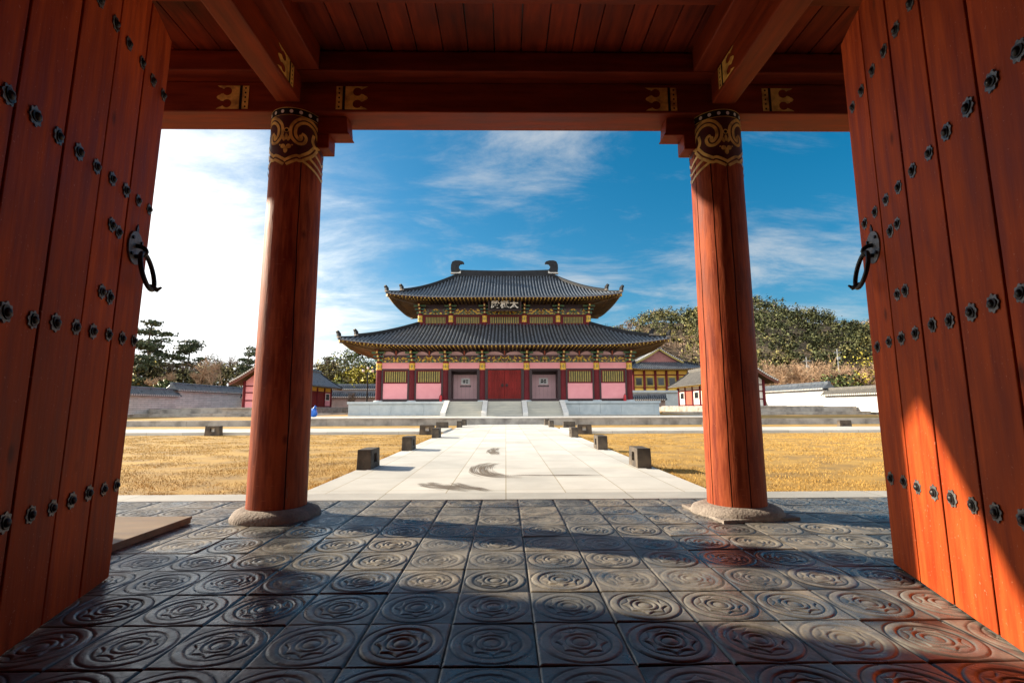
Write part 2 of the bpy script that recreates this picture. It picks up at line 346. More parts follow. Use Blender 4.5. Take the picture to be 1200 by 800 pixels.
# patterned floor tiles: dirt lies in the grooves, crests are worn pale
def floor_mat():
    m = bpy.data.materials.new('pressed_floor_tiles'); m.use_nodes = True
    t = m.node_tree; N = t.nodes; L = t.links; b = N['Principled BSDF']
    g = N.new('ShaderNodeNewGeometry'); sp = N.new('ShaderNodeSeparateXYZ'); L.new(g.outputs['Position'], sp.inputs[0])
    def noise(sc, det=5, st=None):
        n = N.new('ShaderNodeTexNoise')
        if st:
            mp_ = N.new('ShaderNodeMapping'); L.new(g.outputs['Position'], mp_.inputs['Vector']); mp_.inputs['Scale'].default_value = st; L.new(mp_.outputs[0], n.inputs['Vector'])
        else: L.new(g.outputs['Position'], n.inputs['Vector'])
        n.inputs['Scale'].default_value = sc; n.inputs['Detail'].default_value = det; n.inputs['Roughness'].default_value = .62
        return n.outputs['Fac']
    def mr(v, a, b_, c, d, smooth=False):
        n = N.new('ShaderNodeMapRange'); L.new(v, n.inputs['Value'])
        if smooth: n.interpolation_type = 'SMOOTHSTEP'
        for k, x in zip(('From Min','From Max','To Min','To Max'), (a,b_,c,d)): n.inputs[k].default_value = x
        return n.outputs[0]
    def mix(f, a, b_, bt='MIX'):
        n = N.new('ShaderNodeMix'); n.data_type = 'RGBA'; n.blend_type = bt
        if isinstance(f, float): n.inputs['Factor'].default_value = f
        else: L.new(f, n.inputs['Factor'])
        for k, x in (('A', a), ('B', b_)):
            if isinstance(x, tuple): n.inputs[k].default_value = (*x, 1)
            else: L.new(x, n.inputs[k])
        return n.outputs['Result']
    rnd = g.outputs['Random Per Island']
    base = mix(mr(noise(7, 7), .35, .68, 0, 1), (.092,.089,.085), (.245,.23,.205))
    tone = mix(rnd, (.52,.56,.61), (1.22,1.12,.98))
    base = mix(1.0, base, tone, 'MULTIPLY')
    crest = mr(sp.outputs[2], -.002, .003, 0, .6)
    dust = mr(noise(2.6, 7), .5, .68, 0, .55, True)
    base = mix(dust, base, (.255,.235,.20))
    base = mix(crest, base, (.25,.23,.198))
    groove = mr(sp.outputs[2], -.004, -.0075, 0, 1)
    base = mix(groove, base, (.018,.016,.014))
    wet = mr(noise(.9, 4), .50, .60, 0, 1, True)
    base = mix(wet, base, mix(1.0, base, (.50,.58,.72), 'MULTIPLY'))  # wet patches darken; the sky's blue reflection is put into their colour
    soot = mr(noise(1.7, 6), .585, .70, 0, .92, True)
    base = mix(soot, base, (.012,.012,.013))
    L.new(base, b.inputs['Base Color'])
    r1 = mr(noise(9, 5), .3, .7, .22, .52)
    rr_ = N.new('ShaderNodeMath'); rr_.operation = 'MULTIPLY'; L.new(r1, rr_.inputs[0]); L.new(mr(wet, 0, 1, 1, .5), rr_.inputs[1])
    L.new(rr_.outputs[0], b.inputs['Roughness'])
    bp = N.new('ShaderNodeBump'); bp.inputs['Strength'].default_value = .5; bp.inputs['Distance'].default_value = .006
    L.new(noise(34, 8), bp.inputs['Height']); L.new(bp.outputs[0], b.inputs['Normal'])
    return m
M['floor'] = floor_mat()
def grass_mat():
    m = mat('dry_golden_turf', (.45,.265,.056), (.32,.185,.040), scale=1.3, stretch=(.6,1,1), rough=.95, bump=.25, bscale=75, bdist=.012, c3=(.17,.11,.045), c3scale=1.6, c3amt=.75, detail=9)
    return m
M['lawn'] = grass_mat()
M['blade'] = mat('dry_grass_blades', (.56,.345,.08), (.42,.25,.055), scale=1.0, rough=.8, bump=0, island=.4)
def wallbrick(name, c1, c2, jcol):
    m = slab_mat(name, c1, c2, .9, .19, .012, jcol)
    for n in m.node_tree.nodes:
        if n.type == 'TEX_BRICK': n.offset = .5
        if n.type == 'MAPPING' and n.outputs[0].links and n.outputs[0].links[0].to_node.type == 'TEX_BRICK':
            # courses must run along the wall: use (x+y, z)
            t = m.node_tree; tcn = n.inputs['Vector'].links[0].from_node
            sp = t.nodes.new('ShaderNodeSeparateXYZ'); t.links.new(tcn.outputs['Object'], sp.inputs[0])
            ad = t.nodes.new('ShaderNodeMath'); t.links.new(sp.outputs[0], ad.inputs[0]); t.links.new(sp.outputs[1], ad.inputs[1])
            cb_ = t.nodes.new('ShaderNodeCombineXYZ'); t.links.new(ad.outputs[0], cb_.inputs[0]); t.links.new(sp.outputs[2], cb_.inputs[1])
            t.links.new(cb_.outputs[0], n.inputs['Vector'])
    return m
M['whitewall'] = wallbrick('whitewashed_brick', (.72,.70,.67), (.62,.60,.58), (.34,.35,.38))
M['pinkwall'] = wallbrick('grey_pink_brick', (.42,.34,.32), (.32,.26,.25), (.6,.58,.56))
# ------------------------------------------------------------------ ground, lawns, paths, terraces
def ground_box(name, mats, x0, x1, y0, y1, z0, z1, bevel=0.0):
    b = MB(); b.box(x0, x1, y0, y1, z0, z1); return struct(b.build(name, mats, bevel=bevel))
b = MB(); b.poly([(-900,-300,-.16),(900,-300,-.16),(900,1500,-.16),(-900,1500,-.16)]); struct(b.build('ground', M['earth']))
TER = 0.41
ground_box('lawn', M['lawn'], -75, 75, 5.90, 28.72, -.15, -.06)
ground_box('upper_lawn', M['lawn'], -75, -14.02, 29.05, 44.1, -.15, .20)
ground_box('upper_lawn', M['lawn'], 14.02, 75, 29.05, 44.1, -.15, .20)
ground_box('main_path', M['path'], -2.25, 2.29, 5.95, 28.68, -.14, 0.0, .006)
b = MB(); b.box(-2.44, -2.254, 5.95, 28.68, -.14, -.008); b.box(2.294, 2.48, 5.95, 28.68, -.14, -.008); struct(b.build('path_edging', M['path'], bevel=.006))
ground_box('cross_path', M['path2'], -75, -2.45, 19.6, 22.8, -.14, .05, .01)
ground_box('cross_path', M['path2'], 2.49, 75, 19.6, 22.8, -.14, .05, .01)
ground_box('floor_border', M['border'], -9, 9, 5.54, 5.945, -.14, .001, .006)
# terraces: stone faced banks that raise the hall's court
b = MB()
x = -14.0
while x < 13.99:
    w = min(random.choice([1.1,1.3,1.5]), 14.0-x); b.box(x+.003, x+w-.003, 28.72, 29.0, -.1, TER-.07); x += w
struct(b.build('terrace_face', M['kerb'], bevel=.008))
b = MB(); x = -14.05
while x < 14.04:
    w = min(1.6, 14.05-x); b.box(x+.002, x+w-.002, 28.68, 29.75, TER-.07+.002, TER); x += w
struct(b.build('terrace_coping', M['granite_pale'], bevel=.006))
ground_box('terrace_paving', M['path2'], -14.0, 14.0, 29.752, 33.6, .3, TER-.004)
ground_box('terrace_lawn', M['lawn'], -14.0, 14.0, 29.0, 44.0, -.15, TER-.012)
ground_box('court', M['lawn'], -75, 75, 44.4, 74, -.15, .43)
for sx in (-1, 1):
    b = MB(); x = 14.08
    while x < 60:
        w = random.choice([1.2,1.5,1.8]); b.box(sx*(x+.003), sx*(x+w-.003), 28.70, 29.05, -.1, .27); x += w
    struct(b.build('low_kerb', M['kerb'], bevel=.01))
    b = MB(); x = 14.02
    while x < 62:
        w = random.choice([1.2,1.5,1.8]); b.box(sx*(x+.003), sx*(x+w-.003), 44.1, 44.6, -.1, .50); x += w
    struct(b.build('far_terrace_face', M['kerb'], bevel=.01))

# dry stains where the path was swept wet
def stain_mat():
    m = bpy.data.materials.new('damp_brushed_stain'); m.use_nodes = True; t = m.node_tree; N = t.nodes; L = t.links
    b = N['Principled BSDF']; b.inputs['Base Color'].default_value = (.17,.13,.09,1); b.inputs['Roughness'].default_value = .5
    u = N.new('ShaderNodeUVMap'); s = N.new('ShaderNodeSeparateXYZ'); L.new(u.outputs[0], s.inputs[0])
    mp_ = N.new('ShaderNodeMapping'); L.new(u.outputs[0], mp_.inputs['Vector']); mp_.inputs['Scale'].default_value = (1.6, 9, 1)
    n = N.new('ShaderNodeTexNoise'); L.new(mp_.outputs[0], n.inputs['Vector']); n.inputs['Scale'].default_value = 2.2; n.inputs['Detail'].default_value = 7
    def mth(op, a, b_):
        q = N.new('ShaderNodeMath'); q.operation = op
        for i, v in enumerate((a, b_)):
            if isinstance(v, (int, float)): q.inputs[i].default_value = v
            else: L.new(v, q.inputs[i])
        return q.outputs[0]
    e = mth('MULTIPLY', mth('MULTIPLY', s.outputs[1], mth('SUBTRACT', 1, s.outputs[1])), 4)
    f = mth('MULTIPLY', mth('MULTIPLY', s.outputs[0], mth('SUBTRACT', 1, s.outputs[0])), 4)
    k = mth('ADD', mth('MULTIPLY', mth('POWER', mth('MULTIPLY', e, f), .35), .55), mth('SUBTRACT', n.outputs['Fac'], .62))
    r = N.new('ShaderNodeMapRange'); L.new(k, r.inputs['Value']); r.inputs['From Min'].default_value = .22; r.inputs['From Max'].default_value = .46; r.inputs['To Max'].default_value = .85
    L.new(r.outputs[0], b.inputs['Alpha'])
    return m
M['stain'] = stain_mat()
def catmull(P, k=6):
    P = [np.array(p, float) for p in P]; Q = [2*P[0]-P[1]]+P+[2*P[-1]-P[-2]]; out = []
    for i in range(1, len(Q)-2):
        for t in np.linspace(0, 1, k, endpoint=False):
            a, b_, c, d = Q[i-1], Q[i], Q[i+1], Q[i+2]
            out.append(.5*((2*b_)+(-a+c)*t+(2*a-5*b_+4*c-d)*t*t+(-a+3*b_-3*c+d)*t**3))
    out.append(P[-1]); return out
def stain(pts, w, z):
    P = catmull(pts, 8); me = bpy.data.meshes.new('damp_stain'); V = []; n = len(P)
    for i, p in enumerate(P):
        d = P[min(i+1, n-1)]-P[max(i-1, 0)]; d /= np.linalg.norm(d); q = np.array([-d[1], d[0]])
        V += [(p[0]-q[0]*w/2, p[1]-q[1]*w/2, z), (p[0]+q[0]*w/2, p[1]+q[1]*w/2, z)]
    me.from_pydata(V, [], [(2*i, 2*i+1, 2*i+3, 2*i+2) for i in range(n-1)])
    uv = me.uv_layers.new(name='UVMap'); k = 0
    for i in range(n-1):
        for (a, c) in ((i, 0), (i, 1), (i+1, 1), (i+1, 0)):
            uv.data[k].uv = (a/(n-1), c); k += 1
    me.materials.append(M['stain']); o = bpy.data.objects.new('damp_stain', me); COL.objects.link(o); return struct(o)
stain([(-.20,9.2),(-.38,8.6),(-.36,7.8),(-.12,7.35),(.30,7.30)], .50, .004)
stain([(.02,7.42),(.7,7.40),(1.5,7.38)], .16, .0045)
stain([(-1.15,6.75),(-.85,6.45),(-.35,6.1)], .42, .004)
stain([(-.25,12.5),(-.30,11.3),(-.18,10.4)], .34, .004)
stain([(-.75,6.75),(-.45,6.35),(-.15,6.02)], .22, .0048)

# ------------------------------------------------------------------ the floor of pressed tiles (one structure; relief modelled)
T = .385; OX, OY = .130, 2.07
def relief(u, v):
    """height (m) over one tile, u and v in -1..1"""
    r = np.hypot(u, v); th = np.arctan2(v, u)
    def ridge(c, w, h): return h*np.exp(-((r-c)/w)**4)
    def cut(c, w, h): return -h*np.exp(-((r-c)/w)**2)
    z = np.zeros_like(r)
    z += ridge(.80, .10, .0030) + cut(.925, .022, .0055) + cut(.675, .022, .0055)
    lobe = .455+.135*(1-np.abs(np.sin(4*th))**.75)
    z += .0030*np.clip((lobe-r)/.03+.5, 0, 1)*(r > .38) - .0050*np.exp(-((r-lobe-.012)/.020)**2)
    z += ridge(.27, .05, .0030) + cut(.345, .02, .005) + cut(.195, .018, .005)
    z += .005*np.clip(1-(r/.15)**2, 0, 1)
    edge = np.maximum(np.abs(u), np.abs(v))
    z += -.011*np.clip((edge-.965)/.02, 0, 1)
    return z
VV = []; FF = []; base = 0
for j in range(-3, 9):
    for i in range(-18, 19):
        x0 = OX+i*T; y0 = OY+j*T; cy = y0+T/2; cx = x0+T/2
        vis = abs(cx) < (cy+T)*1.12+.5 and cy > 1.0
        res = 72 if (vis and cy < 3.0) else 52 if (vis and cy < 4.4) else 32 if vis else 6
        g = np.linspace(-1, 1, res+1); U, W = np.meshgrid(g, g)
        a, c = random.gauss(0, .0016), random.gauss(0, .0016)
        rot = random.choice([0, 1, 2, 3])*math.pi/2+random.gauss(0, .05)
        ur, wr = U*math.cos(rot)-W*math.sin(rot), U*math.sin(rot)+W*math.cos(rot)
        Z = relief(ur, wr) if res > 6 else U*0-.001
        if res > 6:    # joints stay square to the tile
            e = np.maximum(abs(U), abs(W)); er = np.maximum(abs(ur), abs(wr))
            Z += .011*np.clip((er-.965)/.02, 0, 1) - .011*np.clip((e-.965)/.02, 0, 1)
        Z = Z*random.uniform(.55, 1.2) + a*U + c*W + random.gauss(0, .0008) - .003
        k = res+1
        VV.append(np.stack([cx+U*T/2*.998, cy+W*T/2*.998, Z], -1).reshape(-1, 3))
        q = np.arange(k*k).reshape(k, k)
        FF.append(np.stack([q[:-1,:-1], q[:-1,1:], q[1:,1:], q[1:,:-1]], -1).reshape(-1)+base)
        base += k*k
struct(fast_mesh('gate_floor', np.concatenate(VV), np.concatenate(FF), 4, [M['floor']], smooth=True))
ground_box('gate_footing', M['kerb'], -7.6, 7.6, -3.5, 5.54, -.15, -.016)

# ------------------------------------------------------------------ the gate we look out of
GY = 4.79
gate = empty('gate_building', (0, GY, 0), 'red timber gate framing the view, with planked ceiling and open studded doors', 'gate')
CRT, CRB = .247, .263
def gate_column(x, y, crack=None, seed=0):
    """tapered trunk with a drying crack; returns a mesh builder"""
    b = MB(); r_ = random.Random(seed)
    ang = list(np.linspace(0, 2*math.pi, 72, endpoint=False))
    cr = [c % (2*math.pi) for c in (crack or [])]
    for c in cr: ang += [c-.040, c-.020, c, c+.020, c+.040]
    ang = sorted(ang); n = len(ang); zs = np.linspace(.055, 3.95, 50)
    wob = {c: [r_.uniform(0, 6), r_.uniform(.5, 1.4)] for c in cr}
    V = []
    for z in zs:
        r0 = CRB+(CRT-CRB)*(z/3.95)
        for a in ang:
            rr = r0*(1+.006*math.sin(3*a+seed)+.004*math.sin(z*2+seed+a)); aa = a
            for c in cr:
                if abs(a-c) < .042:
                    fade = 1 if z < 3.2 else max(0, 1-(z-3.2)/.5)
                    aa = a+.03*math.sin(z*wob[c][1]+wob[c][0])+.006*math.sin(z*9)
                    if abs(a-c) < .004: rr -= .05*fade*(0.5+.5*math.sin(z*1.3+wob[c][0])**2)
            V.append((x+rr*math.cos(aa), y+rr*math.sin(aa), z))
    k = len(zs)
    for dark in (0, 1):
        js = [j for j in range(n) if any(abs((ang[j]+(ang[(j+1) % n] if j < n-1 else 2*math.pi+ang[0]))/2-c) < .0205 for c in cr) == bool(dark)]
        b.faces(V, [(i*n+j, i*n+(j+1) % n, (i+1)*n+(j+1) % n, (i+1)*n+j) for i in range(k-1) for j in js if not dark or zs[i] < 3.5], dark, True)
        if dark: b.faces(V, [(i*n+j, i*n+(j+1) % n, (i+1)*n+(j+1) % n, (i+1)*n+j) for i in range(k-1) for j in js if zs[i] >= 3.5], 0, True)
    b.poly(V[-n:], 0)
    return b
# painted collar: strokes given on the unrolled trunk, s = quarter turns from the motif, t = metres below the top
CTOP = 3.95
def on_col(cx, cy, s, t, lift):
    z = CTOP-t; r = CRB+(CRT-CRB)*(z/3.95)+.004+lift; a = -math.pi/2+s*math.pi/2
    return (cx+r*math.cos(a), cy+r*math.sin(a), z)
BORDER = [(-.06,.585),(0,.585),(.08,.565),(.26,.525),(.33,.53),(.44,.50),(.55,.465),(.63,.43),(.75,.36)]
def ribbon(b, cx, cy, pts, w, off, mirror, base, lift, mi):
    P = catmull(pts, 7); n = len(P); q = CRT*math.pi/2
    L_ = []
    for i, p in enumerate(P):
        d = P[min(i+1, n-1)]-P[max(i-1, 0)]; d = np.array([d[0]*q, d[1]]); d /= (np.linalg.norm(d)+1e-9); nn = np.array([-d[1], d[0]])
        for e in (off-w/2, off+w/2):
            s_, t_ = p[0]+nn[0]*e/q, p[1]+nn[1]*e
            L_.append(on_col(cx, cy, base+mirror*s_, t_, lift))
    b.faces(L_, [(2*i, 2*i+1, 2*i+3, 2*i+2) for i in range(n-1)], mi)
def blob(b, cx, cy, s, t, rs, rt, base, lift, mi, n=14, rot=0.0):
    q = CRT*math.pi/2; pts = []
    for k in range(n):
        a = 2*math.pi*k/n; u, v = rs*math.cos(a), rt*math.sin(a)
        u, v = u*math.cos(rot)-v*math.sin(rot), u*math.sin(rot)+v*math.cos(rot)
        pts.append(on_col(cx, cy, base+(s+u/q), t+v, lift))
    b.poly(pts, mi)
def collar(cx, cy, parent):
    b = MB(); MARO, BLK, GOLD, WHT = 0, 1, 2, 3
    # black band with white dots between gold lines
    ns = 64
    def shell(t0f, t1f, lift, mi):
        V = []
        for k in range(ns+1):
            s = 4*k/ns; V += [on_col(cx, cy, s, t0f(s), lift), on_col(cx, cy, s, t1f(s), lift)]
        b.faces(V, [(2*i, 2*i+1, 2*i+3, 2*i+2) for i in range(ns)], mi, True)
    bt = [p[1] for p in BORDER]; bs = [p[0] for p in BORDER]
    def edge(s):
        s = s % 2; s = s if s <= 1 else 2-s
        return float(np.interp(s, bs+[1.0], bt+[.40]))
    shell(lambda s: .002, lambda s: .088, .0015, BLK)
    shell(lambda s: .088, edge, .001, MARO)
    shell(lambda s: .004, lambda s: .011, .003, GOLD); shell(lambda s: .079, lambda s: .086, .003, GOLD)
    for k in range(18): blob(b, cx, cy, 4*(k+.4)/18, .045, .017, .019, 0, .0035, WHT, 12)
    SC = [(.33,.285),(.405,.30),(.37,.345),(.27,.35),(.165,.295),(.165,.21),(.27,.15),(.42,.122),(.58,.13),(.72,.168),(.80,.22),(.86,.28)]
    KN = [(.66,.235),(.635,.31),(.74,.36),(.90,.315),(.965,.24),(.90,.19),(.84,.235)]
    TL = [[(.41,.545),(.70,.60),(1.02,.66)],[(.56,.495),(.80,.545),(1.02,.585)],[(.70,.425),(.86,.465),(1.02,.505)]]
    for base in (0, 2):
        for mir in (1, -1):
            for off in (-.022, .022):
                ribbon(b, cx, cy, SC, .029, off, mir, base, .003, GOLD)
                ribbon(b, cx, cy, BORDER[1:], .028, off, mir, base, .0035, GOLD)
            ribbon(b, cx, cy, KN, .032, 0, mir, base, .0045, GOLD)
            for q_ in TL: ribbon(b, cx, cy, q_, .026, 0, mir, base, .0030, GOLD)
            blob(b, cx, cy, .335*mir, .295, .017, .017, base, .004, GOLD)
        blob(b, cx, cy, 0, .245, .026, .026, base, .003, GOLD); blob(b, cx, cy, 0, .247, .016, .016, base, .004, BLK)
        for k in (-1, 0, 1): blob(b, cx, cy, k*.075, .315+.012*abs(k), .014, .036, base, .004+.0005*k, GOLD, 12, rot=.35*k)
        for k in (-1, 1): blob(b, cx, cy, k*.07, .415, .024, .024, base, .004+.0004*k, GOLD); blob(b, cx, cy, k*.15, .40, .009, .009, base, .004, GOLD)
        blob(b, cx, cy, 0, .452, .020, .036, base, .0052, GOLD)
    return b.build('painted_collar', [M['maroon'], M['black'], M['gold'], M['white']], parent)
def base_stone(cx, cy, parent, square=False):
    b = MB(); r = .365
    prof = [(r+.03,-.01),(r+.035,.02),(r+.01,.06),(r-.05,.085),(.28,.092),(.05,.092)]
    vs_ = []; n = 48
    for rr, z in prof:
        for j in range(n):
            a = 2*math.pi*j/n; k = 1+.03*math.sin(2*a+cx)+.02*math.sin(5*a)
            vs_.append((cx+rr*k*math.cos(a), cy+rr*k*math.sin(a), z))
    b.faces(vs_, [(i*n+j, i*n+(j+1) % n, (i+1)*n+(j+1) % n, (i+1)*n+j) for i in range(len(prof)-1) for j in range(n)], 0, True)
    if square:
        rot = R(8); pts = [(cx+.52*math.cos(a+rot), cy+.52*math.sin(a+rot)) for a in (math.pi/4+k*math.pi/2 for k in range(4))]
        b.prism(pts, lambda u, v, d: (u, v, d), -.01, .022, 0)
    return b.build('base_stone', M['plinth'], parent)
CX = (-2.15, 2.19)
for i, cx in enumerate(CX):
    crack = [R(-54), R(150), R(-160)] if i == 0 else [R(-125), R(-89), R(-165)]
    c = gate_column(cx, GY, crack, seed=i*3+1).build('column', [M['red_column'], M['maroon']], gate)
    collar(cx, GY, c); base_stone(cx, GY, c, square=(i == 1))
for cx in (-6.45, 6.49):
    c = gate_column(cx, GY, None, seed=9).build('column', M['red_column'], gate); base_stone(cx, GY, c)
# main cross beam, ledge beam over it, tie beams towards us
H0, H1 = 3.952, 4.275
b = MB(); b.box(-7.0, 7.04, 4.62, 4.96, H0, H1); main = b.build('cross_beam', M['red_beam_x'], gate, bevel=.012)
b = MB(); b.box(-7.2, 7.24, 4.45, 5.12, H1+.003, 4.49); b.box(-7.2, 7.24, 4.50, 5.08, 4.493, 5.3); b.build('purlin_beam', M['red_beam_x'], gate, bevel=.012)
CROWN = [(0,-.125),(.225,-.125),(.20,-.108),(.182,-.103)]
hole = lambda cy, a0, a1, n=14: [(.122+.046*math.cos(a), cy+.046*math.sin(a)) for a in np.linspace(a0, a1, n)]
CROWN += hole(-.066, R(-32), R(-328)) + [(.185,-.036),(.195,-.026),(.215,-.018),(.228,0)]
CROWN += [(u, -v) for u, v in CROWN[::-1]][1:]
def crown(fn, parent):
    b = MB(); b.prism(CROWN, lambda u, v, d: fn(u+.092, v, d), 0, .003, 0)
    b.prism([(0,-.125),(.062,-.125),(.062,.125),(0,.125)], fn, 0, .003, 0)
    b.prism([(.066,-.13),(.088,-.13),(.088,.13),(.066,.13)], fn, 0, .002, 1)
    for k in range(5):
        q = [(.031+.009*math.cos(a), -.1+.05*k+.011*math.sin(a)) for a in np.linspace(0, 2*math.pi, 10, endpoint=False)]
        b.prism(q, fn, .0032, .0042, 1)
    return b.build('gold_ornament', [M['gold'], M['black']], parent, fixn=False)
zm = (H0+H1)/2-.012
for cx in CX:
    for sx in (-1, 1):
        crown(lambda u, v, d, cx=cx, sx=sx: (cx+sx*(.44+u), 4.618-d, zm+v), main)
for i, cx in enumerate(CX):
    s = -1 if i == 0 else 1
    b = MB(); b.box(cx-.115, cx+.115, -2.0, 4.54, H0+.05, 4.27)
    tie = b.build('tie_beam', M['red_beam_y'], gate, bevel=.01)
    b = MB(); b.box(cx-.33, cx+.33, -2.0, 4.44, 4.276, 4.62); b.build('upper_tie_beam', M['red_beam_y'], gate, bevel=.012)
    crown(lambda u, v, d, cx=cx, s=s: (cx-s*(.117+d), 4.36-u, zm+.04+v*.86), tie)
    crown(lambda u, v, d, cx=cx, s=s: (cx+s*(.117+d), 4.36-u, zm+.04+v*.86), tie)
    b = MB()   # stepped bracket under the beam, on the inner side of the trunk
    for q in ((1,) if i == 0 else (-1,)):
        xa = cx+q*.2
        b.prism([(0,0),(.36,0),(.34,.03),(.325,.19),(0,.19)], lambda u, v, d, xa=xa, q=q: (xa+q*u, 4.70+d, 3.762+v), 0, .19, 0)
        b.box(xa, xa+q*.155, 4.70, 4.89, 3.61, 3.760)
    b.build('stepped_bracket', M['red_beam_x'], gate, bevel=.01, fixn=True)
# ceiling planks and roof
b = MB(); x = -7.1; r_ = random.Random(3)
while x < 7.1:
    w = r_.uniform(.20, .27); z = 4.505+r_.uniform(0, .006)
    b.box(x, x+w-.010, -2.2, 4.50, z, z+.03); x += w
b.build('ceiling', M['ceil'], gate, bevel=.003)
b = MB(); b.box(-7.1, 7.1, 3.62, 3.80, 4.43, 4.503); b.build('ceiling_batten', M['red_beam_x'], gate, bevel=.006)
b = MB()
b.poly([(-7.6,-3.6,5.2),(7.6,-3.6,5.2),(7.6,1.4,7.6),(-7.6,1.4,7.6)]); b.poly([(-7.6,6.5,5.42),(-7.6,1.4,7.6),(7.6,1.4,7.6),(7.6,6.5,5.42)])
b.box(-7.5, 7.5, -2.3, 4.48, 4.56, 4.60)
b.build('tiled_roof', M['tile_roof'], gate)
b = MB()
for x in (-2.05, 2.17): b.cyl(x, 1.0, 0, 4.4, .16, .15, 20)
for x in (-6.45, 6.49): b.cyl(x, 1.0, 0, 4.4, .2, .19, 20)
b.box(-7, 7, .9, 1.1, 4.0, 4.3)
b.build('door_posts', M['red_column'], gate)
b = MB()  # unseen walls added to keep light from behind out of the gate
for s in (-1, 1):
    b.box(s*2.25, s*7.0, .93, 1.07, 0, 4.0); b.box(s*1.9, s*7.0, -2.3, -2.2, 0, 4.5); b.box(s*6.95, s*7.05, -2.2, 1.0, 0, 4.5)
b.box(-1.897, 1.897, -2.29, -2.21, 0, 4.49)
b.build('rear_light_block', M['red_column'], gate)

# doors: planks, studs in four rows, ring pulls
stud_me = None
def make_stud_mesh():
    b = MB(); n = 48
    out = [(.039*(1+.12*math.cos(8*a)), a) for a in np.linspace(0, 2*math.pi, n, endpoint=False)]
    P = [(r*math.cos(a), r*math.sin(a)) for r, a in out]
    b.prism(P, lambda u, v, d: (u, v, d), 0, .004, 0)
    P2 = [(.022*math.cos(a), .030*math.sin(a)) for a in np.linspace(0, 2*math.pi, 24, endpoint=False)]
    b.prism(P2, lambda u, v, d: (u, v, d), .004, .009, 1)
    b.lathe(0, 0, [(.018,.008),(.017,.013),(.013,.018),(.007,.021),(.001,.022)], 16, 1)
    o = b.build('stud', [M['plate'], M['iron']]); me = o.data; bpy.data.objects.remove(o); return me
stud_me = make_stud_mesh()
def make_door(a, d, side, label, lean, s0, plate_sz, pairs):
    a = Vector((a[0], a[1], 0)); d = Vector((d[0], d[1], 0)).normalized(); nn = Vector((0,0,1)).cross(d)*(-1 if side > 0 else 1)
    if (Vector((0, a.y, 0))-a).dot(nn) < 0: nn = -nn
    def P(s, z, t): return tuple(a+d*(s-z*lean(s))+nn*t+Vector((0,0,z)))
    b = MB(); w = .345; r_ = random.Random(5+side)
    for k in range(6):
        sa, sb = k*w+.007, (k+1)*w-.007
        if k == 0: sa = 0
        t = r_.uniform(-.004, .003); n = 14
        zs = np.linspace(.008, 3.62, n); V = []
        for z in zs:
            for (s, tt) in ((sa, t-.055), (sa, t), (sa+.30*w, t+.0015), (sb-.30*w, t+.0015), (sb, t), (sb, t-.055)): V.append(P(s, z, tt))
        b.faces(V, [(i*6+j, i*6+(j+1) % 6, (i+1)*6+(j+1) % 6, (i+1)*6+j) for i in range(n-1) for j in range(6)])
        b.poly(V[:6]); b.poly(V[-6:])
    for z in (.545, 1.40, 2.26, 3.11):
        V = [P(s, zz, t) for s, zz, t in ((.03,z-.06,-.06),(2.04,z-.06,-.06),(2.04,z+.06,-.06),(.03,z+.06,-.06),(.03,z-.06,-.12),(2.04,z-.06,-.12),(2.04,z+.06,-.12),(.03,z+.06,-.12))]
        b.faces(V, [(0,1,2,3),(4,7,6,5),(0,4,5,1),(1,5,6,2),(2,6,7,3),(3,7,4,0)])
    b.faces([P(.02,.06,-.050),P(2.05,.06,-.050),P(2.05,3.6,-.050),P(.02,3.6,-.050),P(.02,.06,-.058),P(2.05,.06,-.058),P(2.05,3.6,-.058),P(.02,3.6,-.058)], [(0,1,2,3),(7,6,5,4),(0,4,5,1),(1,5,6,2),(2,6,7,3),(3,7,4,0)], 1)  # black sheet added behind the planks so their gaps read as shade
    door = b.build('door', [M['red_door'], M['black']], gate, bevel=.004, fixn=True); door['label'] = label
    go = Vector(gate['_o'])
    rot = Matrix((d, Vector((0,0,1)), nn)).transposed().to_4x4()
    def put(name, me, s, z, t=.002):
        o = bpy.data.objects.new(name, me); COL.objects.link(o); o.parent = door
        o.matrix_basis = Matrix.Translation(Vector(P(s, z, t))-go) @ rot @ Matrix.Rotation(r_.uniform(0, 6), 4, 'Z') @ Matrix.Scale(r_.uniform(.92, 1.06), 4)
        return o
    for z, dz in ((.545,.002), (1.40,.042), (2.26,.085), (3.11,.08)):
        for k in range(12):
            put('stud', stud_me, s0+.1725*k+r_.gauss(0, .004), z+(dz*side*(k*.1725-.6) if dz > .01 else 0)*.9+r_.gauss(0, .003))
    for s, z in pairs: put('stud', stud_me, s, z)
    # pull ring on a round plate
    ps, pz = plate_sz
    b = MB(); cz = pz
    def Q(u, v, t): return P(ps+u, cz+v, t)
    disc = [(.105*math.cos(x), .105*math.sin(x)) for x in np.linspace(0, 2*math.pi, 36, endpoint=False)]
    b.prism(disc, Q, .003, .010, 0)
    b.prism([(-.012,.100),(.012,.100),(.016,.125),(0,.155),(-.016,.125)], Q, .003, .009, 1)
    for x in (40, 140, 220, 320): b.prism([(.08*math.cos(R(x))+.011*math.cos(y), .08*math.sin(R(x))+.011*math.sin(y)) for y in np.linspace(0, 6.28, 10, endpoint=False)], Q, .010, .020, 1)
    b.tube([Q(0, -.02+.035*math.cos(x), .01+.055*math.sin(x)) for x in np.linspace(0, math.pi, 9)], .014, 10, 1)
    b.build('handle_plate', [M['plate'], M['iron']], door, fixn=True)
    b = MB(); ring = []
    for x in np.linspace(0, 2*math.pi, 37):
        u, v = .098*math.sin(x), -.03-.115+.115*math.cos(x); ring.append(Q(u, v, .055+.055*(-v-.03)/.23))
    b.tube(ring, .0135, 12, 0, cap=False)
